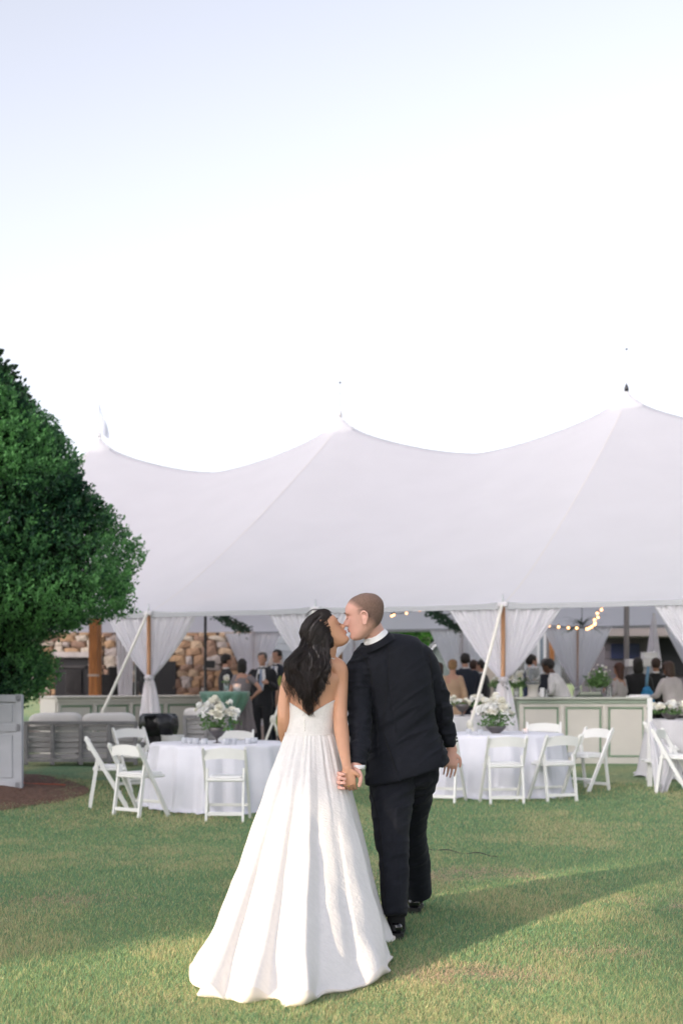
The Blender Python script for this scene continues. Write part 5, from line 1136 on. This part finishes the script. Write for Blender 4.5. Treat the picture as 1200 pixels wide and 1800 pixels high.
# covered buttons down the back
allp = np.concatenate([np.array(rows).reshape(-1, 3), G_.reshape(-1, 3)]); apx_, apy_ = px_of(allp); frontm = allp[:, 1] < DB - .03
bme = None; btn_m = mat('button_satin', (.80, .77, .72), .4)
for py in np.arange(1262, 1502, 4.6):
    tx = np.interp(py, [1260, 1290, 1340, 1400, 1500], [535, 535, 531.5, 528, 524]); dd = (apx_ - tx) ** 2 + (apy_ - py) ** 2 + (~frontm) * 1e6; k = int(np.argmin(dd)); q = allp[k]
    if bme is None: bb = MB().ball((0, 0, 0), (.0032, .0026, .0032), 8, 6); o = bb.build('button', btn_m, None, True); bme = o.data
    else: o = bpy.data.objects.new('button', bme); COL.objects.link(o)
    o.location = (float(q[0]), float(q[1]) - .002, float(q[2])); on(bride, o); o.matrix_parent_inverse = Matrix.Translation(bride.location).inverted()
# ---- hair
hair_bride = mat('bride_hair', (.014, .008, .0065), .42, var=.35, scale=40, spec=.5)
Hb = Body()
Hb.ball((-.028, 0, .150), (.086, .086, .088)); Hb.ball((-.045, 0, .125), (.085, .088, .092)); Hb.ball((-.055, 0, .165), (.078, .076, .062)); Hb.ball((-.085, 0, .085), (.052, .062, .058)); Hb.ball((-.03, 0, .08), (.055, .084, .06)); Hb.ball((.018, 0, .186), (.064, .072, .052))
Hb.xform(HB)
k0 = len(Hb.v)
Hb.loft([(P(555, 1112, -.02), .070, .07), (P(553, 1135, -.03), .060, .060), (P(549, 1150, -.05), .066, .055), (P(542, 1172, -.075), .088, .040), (P(538, 1195, -.09), .088, .030), (P(538, 1213, -.095), .052, .022), (P(541, 1230, -.10), .018, .012)], n=24, p=2.2, fix=(0, 0, -1))
Hb.loft([(P(570, 1112, -.05), .02, .035), (P(572, 1135, -.06), .022, .03), (P(569, 1160, -.08), .022, .022), (P(563, 1185, -.09), .014, .014)], n=10)
def hfn(co, no):
    px_, py_ = px_of(co); k = np.clip((py_ - 1125) / 30, 0, 1)
    return co + no * (k * (.006 * np.sin(px_ * .42 + 2.4 * np.sin(py_ * .085)) + .003 * np.sin(px_ * 1.1 + 2 * np.sin(py_ * .12))) + (1 - k) * .0012 * np.sin(px_ * .9 - py_ * 1.1))[:, None]
hm = Hb.fuse('hair', .0055, hair_bride, None, 3, hfn)
from mathutils.bvhtree import BVHTree
hm_b = bmesh.new(); hm_b.from_mesh(hm.data); tree_h = BVHTree.FromBMesh(hm_b)
on(bride, hm)
st = MB(); rn = random.Random(12)
def spline(pts, n):
    m = len(pts) - 1; out = []
    for i in range(n):
        t = i / (n - 1) * m; k = min(int(t), m - 1); u_ = t - k; p0, p1, p2, p3 = pts[max(k - 1, 0)], pts[k], pts[k + 1], pts[min(k + 2, m)]
        out.append(.5 * (2 * p1 + (p2 - p0) * u_ + (2 * p0 - 5 * p1 + 4 * p2 - p3) * u_ * u_ + (3 * p1 - p0 - 3 * p2 + p3) * u_ ** 3))
    return out
def clump(pts, count, spread=.010, r0=.0016, amp=.012, waves=2.0, n=20, stick=0, flare=1.0):
    """a lock: thin hairs sharing one wave, each a little off the middle line"""
    C_ = spline([Vector(p) for p in pts], n); ph = rn.random() * 6.28; ph2 = rn.random() * 6.28
    for c in range(count):
        o1, o2 = rn.gauss(0, 1), rn.gauss(0, 1); dph = rn.gauss(0, .25); out = []; rad = []; cut = rn.uniform(.82, 1.0)
        for i, p in enumerate(C_):
            s_ = i / (n - 1) * cut; j = s_ * (n - 1); j0 = int(j); p = C_[j0].lerp(C_[min(j0 + 1, n - 1)], j - j0)
            a_ = amp * min(1, s_ * 1.8) ; w_ = waves * 6.283 * s_ ** 1.15
            sp = spread * (.5 + .8 * math.sin(math.pi * min(1, s_ * .9)) * flare + .15)
            q = p + Vector((math.cos(ph + w_ + dph) * a_ + o1 * sp, math.sin(ph2 + w_) * a_ * .45 + o2 * sp * .35, 0))
            if stick:
                hit = tree_h.find_nearest(q)
                if hit[0] is not None:
                    nv = hit[1]; q = hit[0] + nv * (stick * (.6 + .8 * abs(o2)))
            out.append(q); rad.append(r0 * (1 - .7 * s_ ** 2))
        st.tube(out, rad, 3, False)
for k in range(58):                                    # the loose wavy fall down the back
    u_ = (k + rn.random()) / 58; end_y = 1262 - abs(u_ - .45) * 82 - rn.random() ** 2 * 26
    sx_ = 534 + 42 * u_; md_x = 501 + 74 * u_ + rn.gauss(0, 2.5); ex = 543 + (u_ - .45) * 62 * (1 - max(0, end_y - 1200) / 110) + rn.gauss(0, 3)
    back = -.100 - rn.random() * .024
    clump([P(sx_, 1116 + rn.uniform(-6, 14), -.05), P(sx_ * .72 + md_x * .28, 1141, -.09), P(md_x, 1170, back), P((md_x + ex) / 2, (1172 + end_y) / 2, back - .010), P(ex, end_y, back)], 15, .0042, .0015, rn.uniform(.011, .021), rn.uniform(1.7, 2.5))
for k in range(9):                                     # stray locks on the left shoulder
    e = rn.random(); clump([P(536 + 6 * e, 1128, -.06), P(516 + 8 * e, 1150, -.09), P(503 + 8 * e, 1174, -.105), P(499 + 12 * e, 1200, -.115), P(503 + 14 * e, 1236 + rn.uniform(-14, 14), -.11)], 7, .0035, .0012, .013, 2.2)
for k in range(12):
    e = rn.gauss(0, 5); clump([P(540 + e, 1180, -.125), P(538 + e, 1210, -.13), P(542 + e * .7, 1238, -.12), P(547 + e * .5, 1256 + rn.uniform(-8, 8), -.11)], 9, .0035, .0013, .010, 1.8)
for k in range(10):
    e = rn.random(); clump([P(568 + 6 * e, 1122, -.07), P(573 + 2 * e, 1148, -.10), P(566 + 7 * e, 1176, -.11), P(558 + 10 * e, 1206 + 18 * e, -.11)], 9, .0035, .0013, .012, 2.2)
for k in range(44):                                    # combed back over the crown to the gathering point
    y_ = -.088 + .176 * (k + rn.random()) / 44; h0 = Vector((.072 - abs(y_) * .55, y_, .206 - abs(y_) * .75))
    q = [h0, Vector((.02, y_ * 1.1, .25)), Vector((-.06, y_ * 1.05, .225)), Vector((-.125, y_ * .8, .15)), Vector((-.135, y_ * .45, .095)), Vector((-.11, y_ * .25, .05))]
    clump([HB @ v for v in q], 11, .0035, .0013, .002, 1.5, 18, .0022)
for k in range(26):
    s = -1 if k < 18 else 1; z_ = .085 + .12 * rn.random()
    q = [Vector((.034 - abs(z_ - .15) * .12 + rn.uniform(-.006, .004), s * .078, z_)), Vector((-.005, s * .1, z_ + .004)), Vector((-.05, s * .1, z_ * .93)), Vector((-.105, s * .062, .105 + (z_ - .12) * .3)), Vector((-.13, s * .03, .07))]
    clump([HB @ v for v in q], 11, .003, .0013, .003, 1.5, 16, .0022)
for k in range(14):
    z_ = .02 + .075 * k / 14; clump([HB @ v for v in (Vector((.022, -.082, z_ + .05)), Vector((-.01, -.098, z_ + .03)), Vector((-.05, -.092, z_)), Vector((-.085, -.07, z_ - .05)))], 10, .003, .0013, .003, 1.3, 14, .0022)
for k in range(10):
    a = rn.uniform(-.05, .05); clump([HB @ Vector((.05, a, .225)), HB @ Vector((.0, a * 1.5, .258 + rn.random() * .008)), HB @ Vector((-.06, a * 2, .248))], 1, .0, .0006, .004, 1.2, 10)
hm_b.free()
on(bride, st.build('hair_strands', hair_bride, None, True))
pearl = mat('pearl', (.85, .82, .80), .2, coat=.5)
nk = MB()
for t in np.linspace(0, 1, 11): q = P(574.5, 1143, -.052).lerp(P(578, 1155, -.05), min(1, t * 1.7)); q = q if t < .58 else P(578, 1155, -.05).lerp(P(587, 1158.5, -.03), (t - .58) / .42); nk.ball(q, .0036, 7, 5)
on(bride, nk.build('necklace', pearl, None, True))
on(bride, MB().tube([P(611 + 9 * t, 1381 + 1.5 * math.sin(3 * t), -.25) for t in np.linspace(0, .35, 4)], .003, 6).ball(P(612.5, 1382, -.253), .0045).build('ring', mat('gold', (.7, .48, .16), .2, metal=.9), None, True))

# ================================================================ GROOM
groom = thing('person', 'groom in a black suit with close cropped hair, leaning to kiss the bride', 'person', (PX(705, 7.45), 7.45, 0))
skin_g = mat('skin_groom', (.68, .385, .31), .5, var=.07, scale=14, spec=.35, bump=.04, bscale=200)
def Q(px, py, D): return W(px, py, D)
B = Body()
HG = head_M(Q(613.8, 1122, 7.335), 173, -10, 1.045)
head_shape(B, HG, True, nose=1.15, lips=1.7)
limb(B, [(Q(650, 1100, 7.37), .058, .062), (Q(658, 1116, 7.39), .057, .060), (Q(668, 1136, 7.41), .050, .050)])
limb(B, [(Q(680, 1150, 7.43), .11, .05), (Q(692, 1170, 7.44), .14, .08), (Q(706, 1220, 7.46), .13, .10), (Q(710, 1290, 7.48), .13, .10), (Q(713, 1335, 7.50), .13, .09)], p=2.3, caps=(.3, .1))
limb(B, [(Q(634, 1178, 7.42), .038), (Q(633, 1210, 7.41), .042), (Q(633, 1255, 7.36), .040), (Q(631, 1300, 7.26), .038), (Q(628, 1342, 7.14), .027)])
limb(B, [(Q(743, 1165, 7.45), .04), (Q(755, 1185, 7.47), .040), (Q(768, 1215, 7.49), .036), (Q(776, 1250, 7.525), .033), (Q(784, 1283, 7.55), .030), (Q(792, 1312, 7.57), .028), (Q(794, 1320, 7.57), .030, .022)])
limb(B, [(Q(690, 1352, 7.47), .075), (Q(689, 1450, 7.37), .065), (Q(692, 1540, 7.27), .055), (Q(694, 1600, 7.22), .034)], caps=(.8, .1))
limb(B, [(Q(731, 1352, 7.53), .075), (Q(724, 1433, 7.69), .062), (Q(730, 1510, 7.85), .052), (Q(732, 1575, 7.97), .034)], caps=(.8, .1))
simple_hand(B, Q(793.5, 1319, 7.565), (-.06, .05, -1), .88, .26, (.25, -1, .0), True, 1.12)
# the left hand under the bride's: palm, four fingers coming round, thumb down
limb(B, [(Q(628, 1344, 7.125), .028, .022), (Q(620, 1356, 7.125), .036, .016), (Q(608, 1368, 7.125), .038, .014)], side=(0, 0, 1))
for k, (L0, dy) in enumerate(((1.0, 0), (1.1, 0), (1.05, 0), (.9, 0))):
    y0 = 1357 + 8.0 * k + (1 if k == 3 else 0); L1 = 11 * L0
    limb(B, [(Q(610, y0, 7.128), .0095), (Q(600, y0 + 1, 7.125), .0092), (Q(594.5, y0 + 1.6, 7.095), .009), (Q(596.5, y0 + 2.6, 7.053), .0086), (Q(595 + L1, y0 + 4.2, 7.042), .0076)], n=10)
limb(B, [(Q(626, 1352, 7.110), .016), (Q(633, 1362, 7.085), .0125), (Q(633.5, 1372, 7.072), .011), (Q(631, 1382, 7.072), .0088)], n=10)
on(groom, B.fuse('body', .0042, skin_g, None, 3))
for s in (-1, 1):
    on_head(HG, [(.083, s * .020, .1150), (.0895, s * .028, .1125), (.086, s * .038, .1135), (.078, s * .046, .117)], [.0006, .0014, .0014, .0008], 'eyelash', lash, groom)
    on_head(HG, [(.094, s * .012, .142), (.095, s * .026, .146), (.085, s * .042, .143)], [.0012, .0026, .001], 'eyebrow', mat('brow_sandy', (.16, .09, .05), .8), groom)
on_head(HG, [(.089, -.02, .0605), (.0935, 0, .064), (.089, .02, .0605)], [.001, .0038, .001], 'lip', mat('lips_pale', (.50, .20, .16), .45), groom)
on_head(HG, [(.087, -.018, .056), (.0915, 0, .054), (.087, .018, .056)], [.001, .0046, .001], 'lip', MATS['lips_pale'], groom)
# close cropped hair: a thin cap that fades out at the hairline
Hg = Body(); head_shape(Hg, None, True, nose=.0, ear=False)
bz = mat('buzz_cut', (.17, .105, .07), .85, bump=.35, bscale=260)
at_n = bz.node_tree.nodes.new('ShaderNodeAttribute'); at_n.attribute_name = 'hair_tone'; bz.node_tree.links.new(at_n.outputs['Color'], bz.node_tree.nodes['Principled BSDF'].inputs['Base Color'])
ho = Hg.fuse('hair', .0040, bz, None, 3)
bm = bmesh.new(); bm.from_mesh(ho.data); cl = bm.verts.layers.float_color.new('hair_tone')
def hline(c):
    x, z = c.x, c.z; y = abs(c.y)
    if z > .15: front = .080 - .25 * max(0, y - .02) - .95 * max(0, .200 - z)
    else: front = .030 - .2 * (.15 - z)
    if z < .122: front = min(front, .022 - 1.2 * (.122 - z)) if z > .095 else -.012 - .5 * (.095 - z)
    low = z - (.030 + .12 * max(0, x + .06))
    return min(front - x, low * .9)
dele = []
for v in bm.verts:
    h = hline(v.co) + .004 * noise.noise(v.co * 90); k = float(np.clip(h / .032, 0, 1)); top = float(np.clip((v.co.z - .10) / .09, 0, 1)); n_ = .85 + .3 * noise.noise(v.co * 160)
    hc = Vector((.20, .125, .10)).lerp(Vector((.25, .155, .118)), top) * n_; sk_ = Vector((.62, .35, .28)); q = sk_.lerp(hc, k ** .8); v[cl] = (q.x, q.y, q.z, 1)
    v.co += v.normal * (.0006 + .0026 * k)
    if h < -.006: dele.append(v)
bmesh.ops.delete(bm, geom=dele, context='VERTS'); bm.to_mesh(ho.data); bm.free(); ho.data.transform(HG); on(groom, ho)
# ---- jacket
suit = mat('black_suit_wool', (.0085, .0100, .0155), .78, var=.12, scale=40, bump=.22, bscale=260, sheen=.03, spec=.22)
J = Body()
limb(J, [(Q(668, 1125, 7.40), .074, .064), (Q(671, 1134, 7.415), .134, .082), (Q(676, 1147, 7.43), .186, .102), (Q(684, 1167, 7.44), .198, .120), (Q(698, 1192, 7.445), .182, .130), (Q(704.5, 1215, 7.45), .172, .133), (Q(707, 1255, 7.46), .174, .132), (Q(711, 1292, 7.47), .178, .140), (Q(713.5, 1330, 7.47), .200, .158), (Q(714.5, 1352, 7.465), .213, .172), (Q(714.6, 1356, 7.465), .214, .174)], n=40, p=2.35, caps=(.2, .02))
v_ = J.v[-1]; _, py_ = px_of(v_); v_[:, 2] += np.clip((py_ - 1270) / 75, 0, 1) * (v_[:, 0] - Q(714, 1350, 7.46).x) * .27
limb(J, [(Q(634, 1165, 7.42), .052, .056), (Q(631, 1178, 7.42), .062, .066), (Q(632, 1205, 7.41), .063, .066), (Q(633, 1250, 7.37), .062, .062), (Q(633, 1280, 7.31), .057, .056), (Q(631, 1315, 7.22), .046, .048), (Q(628.5, 1346, 7.135), .034, .036)], n=22, caps=(.5, .05))
limb(J, [(Q(722, 1146, 7.44), .06, .07), (Q(743, 1158, 7.45), .064, .07), (Q(755, 1185, 7.47), .064, .068), (Q(768, 1215, 7.49), .059, .062), (Q(776, 1250, 7.525), .055, .058), (Q(784, 1283, 7.55), .046, .048), (Q(791.5, 1310, 7.57), .038, .04)], n=22, caps=(.6, .05))
limb(J, [(Q(662, 1146, 7.42), .052, .06), (Q(643, 1155, 7.42), .050, .06), (Q(627, 1167, 7.42), .046, .05)])
def jfn(co, no):
    px_, py_ = px_of(co); u1 = (px_ * .5 + py_ * .87); w_ = fbm(co, 5, 5, 2.2, 3, 8.) * .010
    w_ = fbm(co, 4, 4, 2.2, 2, 8.) * .010
    rot = np.stack([co[:, 0] * .8 + co[:, 2] * .6, co[:, 1], -co[:, 0] * .6 + co[:, 2] * .8], -1)      # drag lines rise to the right
    cr = 1 - np.abs(fbm(rot, 3.2, 3, 15, 2, 4.)) * 2.6; body = (px_ > 650) & (px_ < 775) & (co[:, 1] < 7.6)
    dr = .0075 * np.clip(cr, -.4, 1) * np.clip((py_ - 1150) / 120, .25, 1) * body
    sl_ = (~body) * .0085 * np.clip(1 - np.abs(fbm(co, 7, 7, 16, 2, 2.)) * 2.6, -.4, 1)
    seam = -.004 * np.exp(-((px_ - (676 + (py_ - 1140) * .12)) / 2.2) ** 2) * ((py_ > 1140) & (py_ < 1288) & (no[:, 1] < -.3))
    vx = 673 + (py_ - 1288) * .375; vent = np.where((py_ > 1286) & (no[:, 1] < -.2), .010 * (1 / (1 + np.exp((px_ - vx) * .9))) * np.clip((py_ - 1286) / 30, 0, 1) * (px_ > 645), 0)
    arm = -.006 * np.exp(-((px_ - (646 + (py_ - 1165) * .12)) / 2.5) ** 2) * ((py_ > 1160) & (py_ < 1330)) + 0
    out = co + no * ((w_ + dr) * (1 - .75 * np.clip((py_ - 1320) / 25, 0, 1)) + sl_ + seam + vent + arm)[:, None]
    return out
jk = on(groom, J.fuse('jacket', .0050, suit, None, 3, jfn))
# trousers
T_ = Body(); limb(T_, [(Q(713, 1325, 7.50), .165, .10), (Q(712, 1372, 7.50), .150, .105)], n=26, p=2.4, caps=(.1, .5))
limb(T_, [(Q(693, 1335, 7.50), .12, .11), (Q(690, 1365, 7.47), .125, .12), (Q(688, 1400, 7.43), .112, .12), (Q(688.5, 1450, 7.36), .094, .11), (Q(691, 1500, 7.30), .077, .095), (Q(692, 1560, 7.24), .067, .088), (Q(692.5, 1609, 7.20), .062, .086)], n=26, p=2.4, caps=(.3, .03))
limb(T_, [(Q(731, 1335, 7.52), .12, .11), (Q(731.5, 1352, 7.54), .120, .12), (Q(729.5, 1392, 7.60), .096, .115), (Q(723, 1433, 7.68), .080, .10), (Q(725, 1475, 7.78), .077, .095), (Q(731, 1522, 7.87), .074, .09), (Q(736, 1570, 7.94), .069, .088)], n=26, p=2.4, caps=(.3, .03))
def tfn(co, no):
    px_, py_ = px_of(co); w_ = fbm(co, 6, 6, 2.5, 3, 3.) * .009
    cr_ = .0045 * np.exp(-((px_ - (698 + (py_ - 1500) * .03)) / 4) ** 2) * (co[:, 1] < 7.5) * (py_ > 1420)
    rot = np.stack([co[:, 0] * .9 + co[:, 2] * .43, co[:, 1], -co[:, 0] * .43 + co[:, 2] * .9], -1)
    bag_ = .007 * np.clip(1 - np.abs(fbm(rot, 5, 5, 15, 2, 9.)) * 2.6, -.4, 1) * (.35 + np.exp(-((py_ - 1395) / 35) ** 2) + .5 * np.exp(-((py_ - 1500) / 40) ** 2))
    return co + no * (w_ + cr_ + bag_)[:, None]
trz = on(groom, T_.fuse('trousers', .0055, suit, None, 3, tfn))
seam_m = mat('seam_black', (.003, .003, .004), .9)
def seam_line(o, pts, name, r=.0022, n=26, lift=.0006, m=seam_m):
    b_ = bmesh.new(); b_.from_mesh(o.data); tr_h = BVHTree.FromBMesh(b_); b_.free(); P_ = spline([Vector((a, c, 0)) for a, c in pts], n); out = []
    for q in P_:
        d = W(q.x, q.y, 1.0) - Vector((0, 0, CAM_H)); hit = tr_h.ray_cast(Vector((0, 0, CAM_H)), d.normalized())
        if hit[0] is not None: out.append(hit[0] + hit[1] * lift)
    if len(out) > 3: on(groom, MB().tube(out, [r * (.5 + .5 * math.sin(math.pi * min(1, max(0, k / (len(out) - 1))))) + .0004 for k in range(len(out))], 5).build(name, m, None, True))
seam_line(jk, [(674, 1290), (680, 1308), (689, 1334), (697, 1358)], 'vent_edge', .0034)
seam_line(jk, [(678, 1120), (684, 1150), (681, 1200), (675, 1250), (674, 1288)], 'centre_seam', .0012)
seam_line(jk, [(625, 1143), (640, 1158), (650, 1180), (654, 1205)], 'armhole_seam', .0026)
seam_line(jk, [(752, 1146), (757, 1165), (758, 1190), (760, 1212)], 'armhole_seam', .0030)
seam_line(jk, [(764, 1250), (770, 1275), (775, 1305), (778, 1330)], 'side_seam', .0016)
seam_line(trz, [(650, 1384), (658, 1412), (666, 1448), (671, 1500), (675, 1555), (678, 1605)], 'side_stripe', .0030)

mat('black_satin', (.006, .006, .008), .3)
# collars
def band(c0, axis, r0, r1, h, name, m, yscale=.95, th_=.006, half=None):
    ax_ = Vector(axis).normalized(); x = Vector((0, 1, 0)).cross(ax_).normalized(); y = ax_.cross(x); c0 = Vector(c0); rows = []
    for hh, rr in ((0, r0), (h * .5, (r0 + r1) / 2 + .002), (h, r1), (h + .001, r1 - th_), (0, r0 - th_)):
        rows.append([c0 + ax_ * hh + x * rr * math.cos(a) + y * rr * yscale * math.sin(a) for a in np.linspace(0, 2 * math.pi, 49)[:-1]])
    return link(name, grid_mesh(name, np.array([[tuple(v) for v in r_] for r_ in rows]), True), None, m)
axn = (-.46, -.10, .87)
on(groom, band(Q(663, 1126, 7.395), axn, .071, .064, .036, 'shirt_collar', mat('shirt_cotton', (.84, .84, .86), .75)))
on(groom, band(Q(668, 1135, 7.405), axn, .094, .0705, .046, 'jacket_collar', suit, th_=.012))
for k in range(4):
    b = MB().ball(Q(800 + k * .9, 1286 + 5.6 * k, 7.56), (.0065, .0065, .0048), 10, 6); on(groom, b.build('cuff_button', MATS['black_satin'], None, True))
for k in range(3): on(groom, MB().ball(Q(615.5 + k * .6, 1322 + 6 * k, 7.16 - .015 * k), (.0055, .0055, .0045), 10, 6).build('cuff_button', MATS['black_satin'], None, True))
on(groom, MB().lathe([(.030, 0), (.031, .02), (.028, .022), (.028, 0)], Q(630.5, 1352, 7.125), 20).build('shirt_cuff', MATS['shirt_cotton'], None, True))
patent = mat('patent_leather', (.008, .008, .010), .09, coat=.6)
def shoe(x, y, z0, name_yaw):
    r = Matrix.Translation((x, y, z0)) @ Matrix.Rotation(name_yaw, 4, 'Z')
    on(groom, MB().tube([r @ Vector((0, -.012, .05)), r @ Vector((0, -.02, .16))], .046, 14).build('sock', mat('black_sock', (.01, .01, .012), .9), None, True))
    b = Body(); limb(b, [((0, -.045, .052), .034, .036), ((0, 0, .062), .040, .050), ((0, .06, .055), .041, .044), ((.004, .13, .042), .046, .032), ((.004, .19, .034), .044, .022), ((.0, .225, .03), .030, .015)], n=20); b.xform(r)
    o = on(groom, b.fuse('shoe', .004, patent, None, 4))
    s_ = MB(); pr = [(-.082, .022), (-.070, .036), (-.03, .040), (.04, .036), (.10, .045), (.17, .050), (.22, .036), (.245, .012)]
    top = [(w_, y_) for y_, w_ in pr] + [(-w_, y_) for y_, w_ in pr[::-1]]; n = len(top)
    v = [r @ Vector((a, b_, .0)) for a, b_ in top] + [r @ Vector((a, b_, .018)) for a, b_ in top]; s_.add(v, [tuple(range(n))[::-1], tuple(range(n, 2 * n))] + [(i, (i + 1) % n, (i + 1) % n + n, i + n) for i in range(n)])
    hp_ = [(w_, y_) for y_, w_ in pr[:3]] + [(-w_, y_) for y_, w_ in pr[:3][::-1]]; n = len(hp_); v = [r @ Vector((a * 1.02, b_ - .002, -.001)) for a, b_ in hp_] + [r @ Vector((a * 1.02, b_ - .002, .030)) for a, b_ in hp_]
    s_.add(v, [tuple(range(n))[::-1], tuple(range(n, 2 * n))] + [(i, (i + 1) % n, (i + 1) % n + n, i + n) for i in range(n)])
    on(groom, s_.build('sole', mat('black_sole', (.015, .015, .016), .4), None))
shoe(PX(696, 7.24), 7.245, .004, -.05); shoe(PX(728, 8.03), 8.04, .008, -.08)
